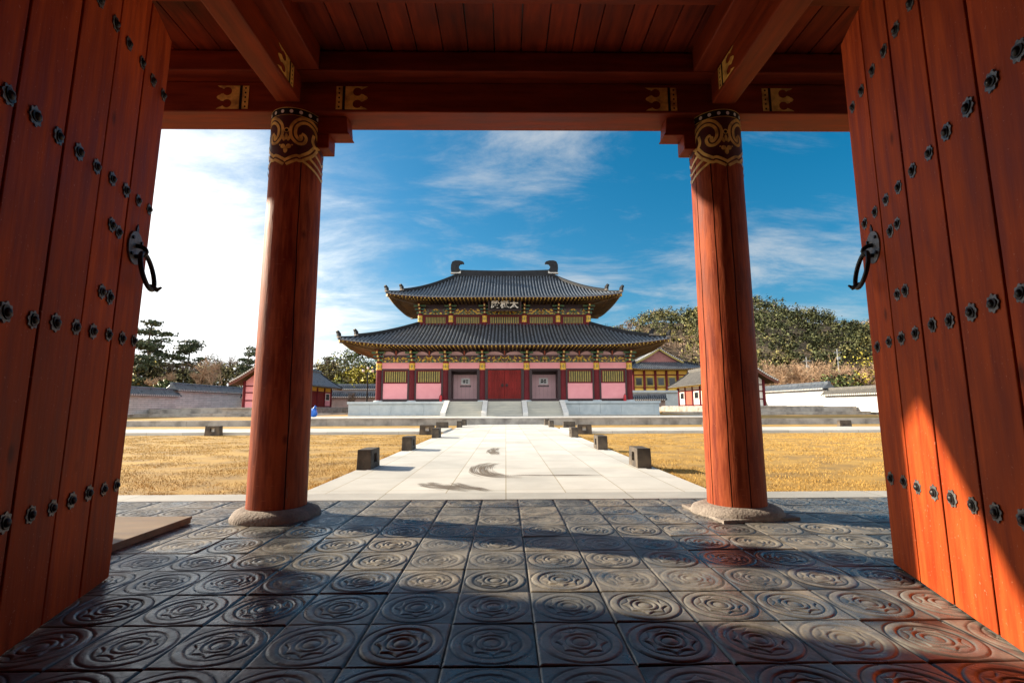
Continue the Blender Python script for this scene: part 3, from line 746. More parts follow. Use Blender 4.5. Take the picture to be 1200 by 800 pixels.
    e = Q(-.03, -.245, .12); b.tube([Q(-.02,-.235,.09), Q(-.045,-.25,.13), Q(-.05,-.23,.15)], [.018,.016,.006], 8, 0)
    b.build('pull_ring', M['iron'], door)
    return door
make_door((-2.352, 3.097), (.31, -.951), -1, 'open left door of dark red planks in shade', lambda s: .048-.022*min(max(s, 0), 1.2), .055, (.20, 1.99),
          [(.52,2.02),(.43,2.01),(.535,1.63),(.44,1.62)])
make_door((2.46, 3.239), (-.309, -.951), 1, 'open right door of bright red planks catching the sun low down', lambda s: .004, .105, (.20, 2.02),
          [(.46,2.04),(.555,2.05),(.46,1.65),(.56,1.65)])
# loose wooden ramp in the left bay
ramp = empty('wooden_ramp', (-3.6, 3.9, 0), 'low brown wooden ramp board lying on the tiles behind the left door', 'ramp')
b = MB(); b.box(-4.7, -2.76, 3.35, 4.52, .034, .056); b.build('deck', M['rampwood'], ramp, bevel=.004)
b = MB()
for yy in (3.4, 3.9, 4.42): b.box(-4.65, -2.82, yy, yy+.06, .001, .032)
b.box(-2.80, -2.765, 3.36, 4.51, .002, .0335)
b.build('bearer', M['rampwood'], ramp)
# ------------------------------------------------------------------ tiled roofs
def slope_profile(t, a): return a*t+(1-a)*t*t
def hip_skirt(b, cx, cy, Lx, Ly, D, z0, rise, a, lift, L0, period=.26, sides='NSEW', hh=.11, rows=14, mi=0):
    """four tiled slopes rising inward from an eave rectangle; rolls run down the slope"""
    def zf(d, q):
        t = d/D; return z0+rise*slope_profile(t, a)+lift*max(0, 1-q/L0)**2.2*(1-t)
    ph = ((0, 0), (.07, .62), (.25, 1), (.43, .62), (.5, 0), (.75, -.12))
    for sd in sides:
        L = Lx if sd in 'NS' else Ly
        n = int(round(2*L/period)); per = 2*L/n
        cols = sorted([(-L+(i+p)*per, h) for i in range(n) for p, h in ph if -L+(i+p)*per < L] + [(L, 0)])
        V = []
        for s, h in cols:
            dm = min(D, L-abs(s))
            for k in range(rows+1):
                d = dm*k/rows; q = max(L-abs(s), d)
                z = zf(d, q)+h*hh*(1 if d < D else 1)
                V.append((s, d, z))
        def W(s, d, z):
            if sd == 'S': return (cx+s, cy-Ly+d, z)
            if sd == 'N': return (cx-s, cy+Ly-d, z)
            if sd == 'E': return (cx+Lx-d, cy+s, z)
            return (cx-Lx+d, cy-s, z)
        m = rows+1; nc = len(cols)
        pts = [W(*v) for v in V]; base_ = len(b.v); b.v += [tuple(p) for p in pts]
        for i in range(nc-1):
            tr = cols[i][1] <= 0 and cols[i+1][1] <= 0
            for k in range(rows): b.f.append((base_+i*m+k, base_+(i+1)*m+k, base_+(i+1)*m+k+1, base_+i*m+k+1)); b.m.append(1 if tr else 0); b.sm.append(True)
        # tile ends along the eave
        E = []
        for i in range(nc):
            s, d, z = V[i*m]; zb = zf(0, L-abs(s))-.075; E += [W(s, -.012, z+.004), W(s, -.012, zb)]
        b.faces(E, [(2*i, 2*i+1, 2*i+3, 2*i+2) for i in range(nc-1)], mi)
    return zf
def hip_line(cx, cy, Lx, Ly, zf, D, sx, sy, d0, d1, n=16):
    return [Vector((cx+sx*(Lx-d), cy+sy*(Ly-d), zf(d, d))) for d in np.linspace(d0, d1, n)]
def strip_ridge(b, path, w, h, mi=0, mi_top=0):
    """ridge of stacked tiles following a path: flat sided with a rounded cap"""
    P = [Vector(p) for p in path]; n = len(P); V = []
    prof = [(-w/2, -.12), (-w/2, h*.75), (-w*.36, h*.93), (0, h), (w*.36, h*.93), (w/2, h*.75), (w/2, -.12)]
    for i in range(n):
        d = P[min(i+1, n-1)]-P[max(i-1, 0)]; d.z = 0; d.normalize(); r = Vector((d.y, -d.x, 0))
        V += [P[i]+r*u+Vector((0, 0, v)) for u, v in prof]
    k = len(prof)
    b.faces(V, [(i*k+j, i*k+j+1, (i+1)*k+j+1, (i+1)*k+j) for i in range(n-1) for j in range(k-1)], mi)
    b.poly(V[:k], mi); b.poly(V[-k:][::-1], mi)
def ridge_end(parent, p, d, h=.42, w=.24):
    """upright ornamental end tile with white mortar at its foot"""
    d = Vector(d); d.z = 0; d.normalize(); r = Vector((d.y, -d.x, 0)); p = Vector(p)
    out = [(-.12,0),(.10,0),(.13,.22),(.20,.34),(.16,.42),(.06,.38),(-.02,.30),(-.10,.22)]
    b = MB(); b.prism(out, lambda u, v, q: tuple(p+d*u+Vector((0,0,v*h/.42))+r*q), -w/2, w/2, 0)
    b.prism([(-.10,-.08),(.105,-.08),(.105,.02),(-.10,.02)], lambda u, v, q: tuple(p+d*u+Vector((0,0,v))+r*q), -w*.55, w*.55, 1)
    return b.build('ridge_end_tile', [M['ridge_tile'], M['plinth']], parent, fixn=True)
def eaves(cx, cy, wx, wy, ov, zi, zf, parent, sp=.30, drop=.14):
    """soffit boards and two tiers of rafters between wall line and eave edge"""
    b = MB(); Lx, Ly = wx+ov, wy+ov
    def ze(q): return zf(0, q)-drop
    N = 24
    for sd in 'SNEW':
        L, w = (Lx, wx) if sd in 'NS' else (Ly, wy)
        def W(s, o, z):    # s along the eave, o outward from the wall
            if sd == 'S': return Vector((cx+s, cy-wy-o, z))
            if sd == 'N': return Vector((cx-s, cy+wy+o, z))
            if sd == 'E': return Vector((cx+wx+o, cy+s, z))
            return Vector((cx-wx-o, cy-s, z))
        V = []
        for i in range(N+1):
            f = -1+2*i/N; si, se = f*w, f*L; q = L-abs(se)
            V += [W(si, 0, zi+.10), W(si+(se-si)*.62, ov*.62, (zi+.10)*.38+(ze(q)+.05)*.62), W(se, ov, ze(q)+.07)]
        b.faces([tuple(v) for v in V], [(3*i+k, 3*i+k+1, 3*i+3+k+1, 3*i+3+k) for i in range(N) for k in (0, 1)], 1)
        n = int(2*L/sp)
        for i in range(n+1):
            se = -L+2*L*i/n; q = L-abs(se)
            if q < .15: continue
            fan = max(0, (abs(se)-(w-.9))/(L-w+.9)) if abs(se) > w-.9 else 0
            si = se if abs(se) < w-.9 else math.copysign(w-.9+.9*fan, se)
            a_ = W(si, 0, zi); e_ = W(se, ov, ze(q)); k1 = a_+(e_-a_)*.70
            b.tube([tuple(a_), tuple(k1)], .062, 6, 0, False)
            b.poly([tuple(k1+(e_-a_).normalized()*.004+W(0,0,0)*0+Vector((0,0,.062*math.sin(t)))+(W(1,0,0)-W(0,0,0))*.062*math.cos(t)) for t in np.linspace(0, 2*math.pi, 7)[:-1]], 2)
            m1 = a_+(e_-a_)*.5+Vector((0,0,.12)); m2 = e_+Vector((0,0,.0))-(e_-a_).normalized()*.06
            b.beam(m1, m2, .09, .10, 0, mi_end=2)
        E = []
        for i in range(N*2+1):     # eave board
            se = (-1+i/N)*L; q = L-abs(se); E += [W(se, ov-.04, ze(q)+.055), W(se, ov-.04, ze(q)+.125)]
        b.faces([tuple(v) for v in E], [(2*i, 2*i+1, 2*i+3, 2*i+2) for i in range(N*2)], 3)
    for sx in (-1, 1):
        for sy in (-1, 1):
            b.beam((cx+sx*(wx-.2), cy+sy*(wy-.2), zi-.02), (cx+sx*(Lx-.06), cy+sy*(Ly-.06), ze(0)-.05), .2, .24, 0, mi_end=2)
    return b.build('eaves', [M['rafter'], M['soffit'], M['rafter_end'], M['orange_red']], parent)
def tile_roof_hip(name, parent, cx, cy, wx, wy, ov, D, z0, rise, a, lift, L0, zi, ends=True, mats=None, seg=.80, period=.26, eave=True):
    Lx, Ly = wx+ov, wy+ov; b = MB()
    zf = hip_skirt(b, cx, cy, Lx, Ly, D, z0, rise, a, lift, L0, period)
    rf = b.build(name, mats or [M['tile_roof'], M['trough_shade']], parent)
    if eave: eaves(cx, cy, wx, wy, ov, zi, zf, parent)
    for sx in (-1, 1):
        for sy in (-1, 1):
            b = MB(); dk = D*(1-seg)
            up = hip_line(cx, cy, Lx, Ly, zf, D, sx, sy, dk, D); lo_ = hip_line(cx, cy, Lx, Ly, zf, D, sx, sy, .05, dk+.05)
            strip_ridge(b, up, .26, .30); strip_ridge(b, lo_, .24, .15)
            b.build('hip_ridge', M['ridge_tile'], rf)
            if ends:
                ridge_end(rf, up[0]+Vector((0,0,.22)), (sx, sy, 0)); ridge_end(rf, lo_[0]+Vector((0,0,.10)), (sx, sy, 0), h=.44)
    return rf, zf

# ------------------------------------------------------------------ the throne hall
HX, HY = -.09, 42.28
hall = empty('palace_hall', (HX, HY, 1.39), 'two storey palace hall with black tiled hipped roofs, pink walls and a black name board', 'palace hall')
FY = 37.0; PZ = 1.39
BX = [-9.43,-6.95,-4.42,-1.668,1.668,4.42,6.95,9.43]
SY = [37.0, 39.56, 42.28, 45.0, 47.56]
UY0, UY1 = 39.56, 45.0
UX = [-6.87,-4.38,-1.62,1.62,4.38,6.87]
# stone platform with three flights of steps
plat = empty('stone_platform', (HX, HY, TER), 'long blue grey granite platform under the hall with three flights of steps', 'platform')
b = MB()
random.seed(4)
for (z0, z1, out) in ((TER-.05, TER+.12, .05), (TER+.122, 1.22, 0)):
    x = -11.0
    while x < 10.99:
        w = min(random.choice([1.5,1.9,2.3]), 11-x); b.box(HX+x+.004, HX+x+w-.004, 35.0-out, 35.4, z0, z1); x += w
    for sx in (-1, 1): b.box(HX+sx*10.6, HX+sx*(11+out), 35.402, 49.5, z0, z1)
b.box(HX-10.55, HX+10.55, 35.41, 49.5, TER, 1.36)
b.build('platform_face', M['granite'], plat, bevel=.012)
b = MB(); x = -11.08
while x < 11.07:
    w = min(random.choice([1.8,2.2]), 11.08-x); b.box(HX+x+.003, HX+x+w-.003, 34.92, 36.1, 1.223, 1.388); x += w
for sx in (-1, 1): b.box(HX+sx*10.2, HX+sx*11.08, 36.104, 49.6, 1.223, 1.388)
b.box(HX-10.19, HX+10.19, 36.103, 49.5, 1.364, 1.385)
b.build('platform_cap', M['granite'], plat, bevel=.012)
CHX = [-4.02,-1.34,1.38,4.04]
for k in range(3):
    b = MB(); xa, xb = HX+CHX[k]+.18, HX+CHX[k+1]-.18
    for i in range(6):
        b.box(xa+.004*i, xb-.004*i, 32.55+.40*i, 34.916, TER-.02 if i == 0 else TER+.163*i+.002, TER+.163*(i+1))
    b.build('stair_flight', M['step'], plat, bevel=.012)
for cxk in CHX:
    b = MB()
    b.prism([(32.4,TER-.02),(34.915,TER-.02),(34.915,1.45),(34.7,1.45),(32.4,TER+.22)], lambda u, v, d, c=cxk: (HX+c+d, u, v), -.17, .17, 0)
    b.build('stair_cheek', M['granite_pale'], plat, bevel=.015)
def hall_column(x, y, z0, z1, r, capz=None):
    b = MB(); b.cyl(x, y, z0+.10, z1, r, r*.95, 18, 0); c = b.build('column', M['hall_red'], hall)
    b = MB(); b.lathe(x, y, [(r*1.7,z0-.02),(r*1.7,z0+.06),(r*1.25,z0+.11),(.02,z0+.11)], 16); b.build('base_stone', M['granite'], c)
    if capz:
        b = MB(); za, zb = capz; rr = r+.012
        b.cyl(x, y, za, zb, rr, rr, 18, 0, False); b.cyl(x, y, za-.05, za, rr+.004, rr+.004, 18, 1, False); b.cyl(x, y, zb, zb+.05, rr+.004, rr+.004, 18, 1, False)
        for k in range(6):
            a = -math.pi/2+k*math.pi/3; q = Vector((math.cos(a), math.sin(a), 0)); t = Vector((-q.y, q.x, 0)); zc = (za+zb)/2
            for (s, m_) in ((1, 2), (.5, 0)):
                pts = [Vector((x,y,zc))+q*(rr+.004+.003*(s < 1))+t*(u*s*.08)+Vector((0,0,v*s*.13)) for u, v in ((0,-1),(1,0),(0,1),(-1,0))]
                b.poly([tuple(p) for p in pts], m_)
        b.build('gold_band', [M['yellow'], M['orange_red'], M['teal']], c)
    return c
for x in BX: hall_column(HX+x, FY, PZ, 4.75, .215, (3.78, 4.26))
for y in SY[1:]:
    for x in (BX[0], BX[-1]): hall_column(HX+x, y, PZ, 4.75, .215, (3.78, 4.26))

def carved_panel(x0, x1, z0, z1, y, parent, seedv, arch=True):
    """pierced carving between two columns: gold and green leaf scrolls on a dark board, mirrored"""
    r_ = random.Random(seedv); b = MB(); w = x1-x0; h = z1-z0; cx = (x0+x1)/2
    b.box(x0, x1, y+.03, y+.06, z0, z1, 0)
    def leaf(u, v, L, wd, ang, mi, dy):
        pts = [(0,0),(.3,.5),(.6,.42),(1,0),(.6,-.42),(.3,-.5)]
        for m_ in (-1, 1):
            q = []
            for a, c in pts:
                X, Z = L*a*math.cos(ang)-wd*c*math.sin(ang), L*a*math.sin(ang)+wd*c*math.cos(ang); q.append((cx+m_*(u+X), y+dy, min(max(z0+v+Z, z0), z1)))
            b.poly(q if m_ < 0 else q[::-1], mi)
    n = max(5, int(w/.33))
    for i in range(n):
        u = (i+.3)/n*w*.5*.94
        for j in range(2):
            leaf(u+r_.uniform(-.04,.04), h*(.16+.36*j)*(1 if not arch else 1-.15*(i/n)), r_.uniform(.24,.36), r_.uniform(.08,.13), r_.choice([.5,2.4,1.4,.1,2.9])+r_.uniform(-.3,.3), r_.choice([1,1,1,2,4]), .024-.003*j)
        leaf(u, .03, w*.5/n*.9, .05, 0.0, 2 if i % 2 else 1, .020)
    leaf(-.07, h*.30, .14, .30*h, 0, 3, .012); leaf(-.05, h*.30, .10, .12*h, 0, 1, .009)
    b.box(x0, x1, y-.005, y+.03, z0-.035, z0-.002, 2); b.box(x0, x1, y-.003, y+.028, z1+.002, z1+.03, 5)
    return b.build('carved_panel', [M['maroon'], M['yellow'], M['green'], M['orange_red'], M['ochre'], M['hall_dark']], parent)
def bracket_set(x, y, z0, z1, parent, outw=(0,-1)):
    b = MB(); o = Vector((outw[0], outw[1], 0)); s = Vector((-o.y, o.x, 0)); n = 3
    for k in range(n):
        za = z0+(z1-z0)*k/n; zb = za+(z1-z0)/n*.62; e = .28+.26*k
        c = Vector((x, y, (za+zb)/2))
        b.beam(c-o*.1, c+o*e, .13, zb-za, [1,0,1][k], mi_end=2)
        b.beam(c+o*(e*.45)-s*(.28+.1*k), c+o*(e*.45)+s*(.28+.1*k), .11, (zb-za)*.8, [0,1,0][k], mi_end=2)
        t = c+o*(e-.05); b.box(t.x-.10, t.x+.10, t.y-.09, t.y+.09, zb+.003, zb+(z1-z0)/n*.33, 3)
        q = c+o*(e+.012)+Vector((0,0,.01)); b.poly([tuple(q+s*.035*math.cos(a)+Vector((0,0,.035*math.sin(a)))) for a in np.linspace(0, 6.28, 9)[:-1]], 4)
    return b.build('bracket_set', [M['green'], M['teal'], M['yellow'], M['hall_red'], M['white']], parent)
def bars_window(x0, x1, z0, z1, y, n, parent, col='ochre'):
    b = MB(); f = .09
    b.box(x0, x1, y-.05, y+.08, z1-f, z1); b.box(x0, x1, y-.05, y+.08, z0, z0+f); b.box(x0, x0+f, y-.05, y+.08, z0+f, z1-f); b.box(x1-f, x1, y-.05, y+.08, z0+f, z1-f)
    w = b.build('window', M['hall_red'], parent)
    b = MB(); b.box(x0+f, x1-f, y+.06, y+.075, z0+f, z1-f); b.build('pane', M['hall_dark'], w)
    b = MB(); sp = (x1-x0-2*f)/n
    for i in range(n): xm = x0+f+(i+.5)*sp; b.box(xm-sp*.28, xm+sp*.28, y-.02, y+.04, z0+f+.002, z1-f-.002)
    b.build('lattice', M[col], w); return w
for k in range(7):
    x0, x1 = HX+BX[k]+.19, HX+BX[k+1]-.19; yw = FY
    carved_panel(x0, x1, 4.36, 4.84, FY-.10, hall, 10+abs(k-3))
    b = MB(); b.box(x0, x1, FY-.03, FY+.04, 3.86, 4.322); b.build('upper_wall_panel', M['pink'], hall)
    b = MB()
    b.box(x0, x1, FY-.05, FY+.06, 3.76, 3.857); b.box(x0, x1, FY-.08, FY+.10, 1.40, 1.60)
    wj = .14 if k in (0,1,5,6) else .22
    b.box(x0, x0+wj, FY-.06, FY+.07, 1.603, 3.757); b.box(x1-wj, x1, FY-.06, FY+.07, 1.603, 3.757)
    b.build('bay_frame', M['hall_dark'], hall)
    b = MB(); xm = (x0+x1)/2    # arched boards above the carving
    for (xa, xb) in ((x0, xm-.06), (xm+.06, x1)):
        w = xb-xa; arc = [(xa+w*t, 4.90+.26*math.sin(math.pi*t)**.6) for t in np.linspace(0, 1, 13)]
        b.prism([(xa,4.875)]+arc+[(xb,4.875)], lambda u, v, d: (u, FY-.02+d, v), 0, .03, 0)
    b.box(x0, x1, FY+.03, FY+.06, 4.873, 5.30, 1); b.box(xm-.05, xm+.05, FY-.05, FY+.028, 4.876, 5.2, 2)
    b.build('arched_board', [M['pink_dull'], M['hall_dark'], M['orange_red']], hall)
    if k in (0,1,5,6):
        bars_window(x0+wj+.002, x1-wj-.002, 2.76, 3.755, FY, 10, hall)
        b = MB(); b.box(x0+wj+.002, x1-wj-.002, FY-.02, FY+.05, 1.603, 2.757); b.build('wall_panel', M['pink'], hall)
    elif k == 3:
        for s in (-1, 1):
            xa, xb = (x0+wj+.004, xm-.006) if s < 0 else (xm+.006, x1-wj-.004); b = MB(); n = 5; w = (xb-xa)/n
            for i in range(n): b.box(xa+i*w+.004, xa+(i+1)*w-.004, FY-.01, FY+.05, 1.61, 3.75)
            d = b.build('door', M['hall_door'], hall); b = MB()
            for z in (1.85, 2.35, 2.95, 3.5):
                for i in range(n):
                    b.lathe(0, 0, [(.03,0),(.025,.015),(.003,.022)], 8)
                    for q in range(24): p = b.v[-24+q]; b.v[-24+q] = (xa+(i+.5)*w+p[0], FY-.012-p[2], z+p[1])
            b.build('studs_row', M['iron'], d)
            b = MB(); c = Vector((xm+s*.16, FY-.035, 2.62))
            b.prism([(.10*math.cos(a), .10*math.sin(a)) for a in np.linspace(0, 6.28, 17)[:-1]], lambda u, v, q: (c.x+u, FY-.012-q, c.z+v), 0, .015, 0)
            b.tube([(c.x+.07*math.sin(a), FY-.05, c.z-.07+.07*math.cos(a)) for a in np.linspace(0, 6.28, 17)], .014, 6, 0, False)
            b.build('handle', M['iron'], d)
    else:
        yr = 38.5; s = -1 if k == 2 else 1
        b = MB(); xa, xb = x0+wj+.002, x1-wj-.002
        b.box(xa-.05, xa, FY+.075, yr, 1.61, 3.75); b.box(xb, xb+.05, FY+.075, yr, 1.61, 3.75); b.box(xa, xb, FY+.075, yr, 3.70, 3.75)
        b.box(xa, xb, yr+.02, yr+.1, 1.40, 3.70); b.box(xa, xb, FY+.11, yr+.018, 1.39, 1.44)
        b.build('porch_lining', M['hall_dark'], hall)
        b = MB(); pxa, pxb = xm-.95, xm+.95; n = 6; w = (pxb-pxa)/n
        for i in range(n): b.box(pxa+i*w+.004, pxa+(i+1)*w-.004, yr-.03, yr+.018, 1.60, 3.50)
        b.build('recessed_panel', M['pink_dull'], hall)
        # notice on the panel: white board, dark picture, one line of print
        b = MB(); z = 2.98; xs = xm+s*.0
        b.box(xs-.34, xs+.34, yr-.055, yr-.032, z-.24, z+.24, 0)
        if s < 0:
            for (u0,u1,v0,v1) in ((-.17,-.05,-.14,.13),(-.02,.20,.05,.13),(-.02,.20,-.05,.02),(.02,.19,-.15,-.08),(-.22,-.19,-.1,.05)): b.box(xs+u0, xs+u1, yr-.06, yr-.0552, z+v0, z+v1, 1)
        else:
            for (u0,u1,v0,v1) in ((-.22,-.01,-.14,.0),(-.20,-.02,.03,.15),(.02,.22,-.15,-.04),(.04,.20,0,.15),(-.06,.07,-.02,.02)): b.box(xs+u0, xs+u1, yr-.06, yr-.0552, z+v0, z+v1, 1)
        for i in range(8): b.box(xs-.42+i*.107, xs-.42+i*.107+.088, yr-.038, yr-.0305, z-.44, z-.33+.02*(i % 3 == 1), 1)
        nb = b.build('notice_board', [M['sign'], M['ink']])
        tag(nb, 'white notice with black print on the recessed pink panel, %s of the red double doors' % ('left' if s < 0 else 'right'), 'notice', 'notices on the recessed panels')
for x in BX: bracket_set(HX+x, FY-.05, 4.42, 5.22, hall)
for y in SY[1:]:
    bracket_set(HX+BX[0]-.05, y, 4.42, 5.22, hall, (-1,0)); bracket_set(HX+BX[-1]+.05, y, 4.42, 5.22, hall, (1,0))
b = MB()   # side and rear walls, inner ceiling of the ground floor
for sx in (-1, 1): b.box(HX+sx*9.40, HX+sx*9.46, FY+.22, 47.4, 1.40, 5.3)
b.box(HX-9.3, HX+9.3, 47.5, 47.6, 1.40, 5.3)
b.build('outer_wall', M['pink'], hall)
b = MB(); b.box(HX-9.6, HX+9.6, FY-.12, 47.7, 5.305, 5.36); b.build('storey_floor', M['hall_dark'], hall)
lower, zfl = tile_roof_hip('lower_roof', hall, HX, HY, 9.43, 5.28, 2.38, 4.92, 5.45, 2.20, .80, .42, 5.5, 5.26, period=.27)
# upper storey
def upper_col(x, y):
    return hall_column(x, y, 7.2, 8.95, .19, (7.85, 8.36))
for x in UX: upper_col(HX+x, UY0)
for y in (42.28, UY1):
    for x in (UX[0], UX[-1]): upper_col(HX+x, y)
for k in range(5):
    x0, x1 = HX+UX[k]+.17, HX+UX[k+1]-.17
    b = MB(); b.box(x0, x1, UY0-.05, UY0+.06, 7.3, 7.66); b.box(x0, x1, UY0-.05, UY0+.06, 8.38, 8.46); b.box(x0, x0+.16, UY0-.05, UY0+.06, 7.663, 8.377); b.box(x1-.16, x1, UY0-.05, UY0+.06, 7.663, 8.377)
    b.build('bay_frame', M['hall_red'], hall)
    bars_window(x0+.163, x1-.163, 7.665, 8.375, UY0, 13, hall)
    carved_panel(x0, x1, 8.50, 8.96, UY0-.10, hall, 30+abs(k-2))
    b = MB(); b.box(x0-.1, x1+.1, UY0+.03, UY0+.06, 8.99, 9.4); b.build('upper_wall_panel', M['hall_dark'], hall)
for x in UX: bracket_set(HX+x, UY0-.05, 8.55, 9.30, hall)
for x in (UX[0], UX[-1]): bracket_set(HX+x, UY0+2.7, 8.55, 9.30, hall, (1 if x > 0 else -1, 0))
b = MB()
for sx in (-1, 1): b.box(HX+sx*6.84, HX+sx*6.90, UY0+.2, UY1, 6.8, 9.4)
b.box(HX-6.8, HX+6.8, UY1-.05, UY1+.03, 6.8, 9.4); b.build('upper_outer_wall', M['hall_red'], hall)
b = MB(); b.box(HX-7, HX+7, UY0-.12, UY1+.1, 9.41, 9.46); b.build('storey_ceiling', M['hall_dark'], hall)
upper, zfu = tile_roof_hip('upper_roof', hall, HX, HY, 6.87, 2.72, 2.30, 5.02, 9.50, 2.95, .62, .32, 4.5, 9.36, period=.25)
b = MB(); n = 20; P = [(HX-4.35+8.7*i/n, HY, 12.46+.10*abs(-1+2*i/n)**2.2) for i in range(n+1)]
strip_ridge(b, P, .30, .50); rg = b.build('main_ridge', M['ridge_tile'], upper)
for s in (-1, 1):
    # owl tail finial: the tip curls inward
    out = [(-.40,0),(.36,0),(.38,.22),(.26,.42),(.26,.60),(.38,.76),(.62,.80),(.70,.74),(.72,.86),(.60,.98),(.30,1.06),(-.06,1.06),(-.30,.96),(-.42,.70),(-.44,.34)]
    b = MB(); fx = HX+s*4.30
    b.prism(out, lambda u, v, d: (fx-s*u, HY+d, 12.78+v), -.17, .17, 0)
    b.prism([(-.46,-.12),(.44,-.12),(.45,.08),(.36,.06),(.30,-.03),(-.40,-.03)], lambda u, v, d: (fx-s*u, HY+d, 12.78+v), -.20, .20, 1)
    b.prism([(.05+.07*math.cos(a), .66+.07*math.sin(a)) for a in np.linspace(0, 6.28, 11)[:-1]], lambda u, v, d: (fx-s*u, HY+d, 12.78+v), -.185, .185, 0)
    b.build('ridge_finial', [M['ridge_tile'], M['mortar']], upper, fixn=True)
# name board: three gold-white characters on black, read from the right
board = MB(); bz, by, tilt = 9.10, UY0-1.05, R(14)
def BP(u, v, d): return (HX+.02+u*1.1, by-.12+math.sin(tilt)*(-v)-math.cos(tilt)*d, bz+v*math.cos(tilt)-d*math.sin(tilt))
board.prism([(-1.10,-.42),(1.10,-.42),(1.10,.42),(-1.10,.42)], BP, -.05, .02, 0)
for (u0,u1,v0,v1) in ((-1.2,1.2,.422,.52),(-1.2,1.2,-.52,-.422),(-1.2,-1.102,-.42,.42),(1.102,1.2,-.42,.42)): board.prism([(u0,v0),(u1,v0),(u1,v1),(u0,v1)], BP, -.06, .05, 1)
nbd = board.build('name_board', [M['black'], M['hall_dark']])
tag(nbd, 'black name board with three white characters under the upper eaves', 'name board')
cu = bpy.data.curves.new('characters', 'FONT'); cu.body = '\u6bbf\u6975\u592a'; cu.size = .64; cu.align_x = 'CENTER'; cu.extrude = .012; cu.offset = .020; cu.space_character = 1.1
to = bpy.data.objects.new('characters', cu); COL.objects.link(to); bpy.context.view_layer.update()
me = bpy.data.meshes.new_from_object(to.evaluated_get(bpy.context.evaluated_depsgraph_get())); bpy.data.objects.remove(to)
co = [v.co.copy() for v in me.vertices]; ymid = (min(c.y for c in co)+max(c.y for c in co))/2; xmid = (min(c.x for c in co)+max(c.x for c in co))/2
for v in me.vertices: v.co = Vector(BP(v.co.x-xmid, v.co.y-ymid, .034+v.co.z))
me.materials.clear(); me.materials.append(M['white'])
ch = bpy.data.objects.new('characters', me); COL.objects.link(ch); ch.parent = nbd
for s in (-1, 1):
    e = empty('fire_extinguisher', (HX+(-4.72 if s < 0 else 8.95), 36.62, PZ), 'small red fire extinguisher on the platform, %s' % ('by a column left of the steps' if s < 0 else 'by the right corner column'), 'fire extinguisher', 'fire extinguishers on the platform')
    b = MB(); x, y = e.location.x, e.location.y; b.lathe(x, y, [(.09,PZ),(.10,PZ+.02),(.10,PZ+.38),(.07,PZ+.45),(.03,PZ+.48)], 14); b.build('body', M['ext_red'], e)
    b = MB(); b.cyl(x, y, PZ+.47, PZ+.53, .025, .025, 8); b.box(x-.02, x+.10, y-.012, y+.012, PZ+.531, PZ+.555); b.tube([(x,y-.03,PZ+.5),(x-.1,y-.05,PZ+.42),(x-.11,y-.05,PZ+.2)], .012, 6); b.build('valve', M['black'], e)
# ------------------------------------------------------------------ side halls, pavilion, walls
def tiled_slope(b, p_eave0, p_eave1, p_top0, p_top1, period=.27, hh=.10, rows=8, sag=.12, mi=0):
    """one straight tiled slope between an eave line and a ridge line, with a slight sag"""
    a0, a1, t0, t1 = map(Vector, (p_eave0, p_eave1, p_top0, p_top1)); n = max(2, int((a1-a0).length/period))
    ph = ((0, 0), (.07, .62), (.25, 1), (.43, .62), (.5, 0), (.75, -.12)); V = []
    cols = [((i+p)/n, h) for i in range(n) for p, h in ph]+[(1, 0)]
    for f, h in cols:
        e, t = a0.lerp(a1, f), t0.lerp(t1, f)
        for k in range(rows+1):
            g = k/rows; q = e.lerp(t, g); V.append((q.x, q.y, q.z-sag*4*g*(1-g)+h*hh))
    m = rows+1
    base_ = len(b.v); b.v += V
    for i in range(len(cols)-1):
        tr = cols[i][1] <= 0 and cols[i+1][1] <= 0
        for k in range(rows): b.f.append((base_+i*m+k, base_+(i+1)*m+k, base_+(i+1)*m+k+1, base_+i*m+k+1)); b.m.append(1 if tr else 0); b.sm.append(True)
    E = []
    for i in range(len(cols)):
        q = V[i*m]; d = (a0-t0); d.z = 0; d.normalize(); E += [(q[0]+d.x*.01, q[1]+d.y*.01, q[2]), (q[0]+d.x*.01, q[1]+d.y*.01, a0.lerp(a1, cols[i][0]).z-.08)]
    b.faces(E, [(2*i, 2*i+1, 2*i+3, 2*i+2) for i in range(len(cols)-1)], mi)
def TR(m): return [m, M['trough_shade'] if m == M['tile_roof'] else M['trough_shade_warm']]
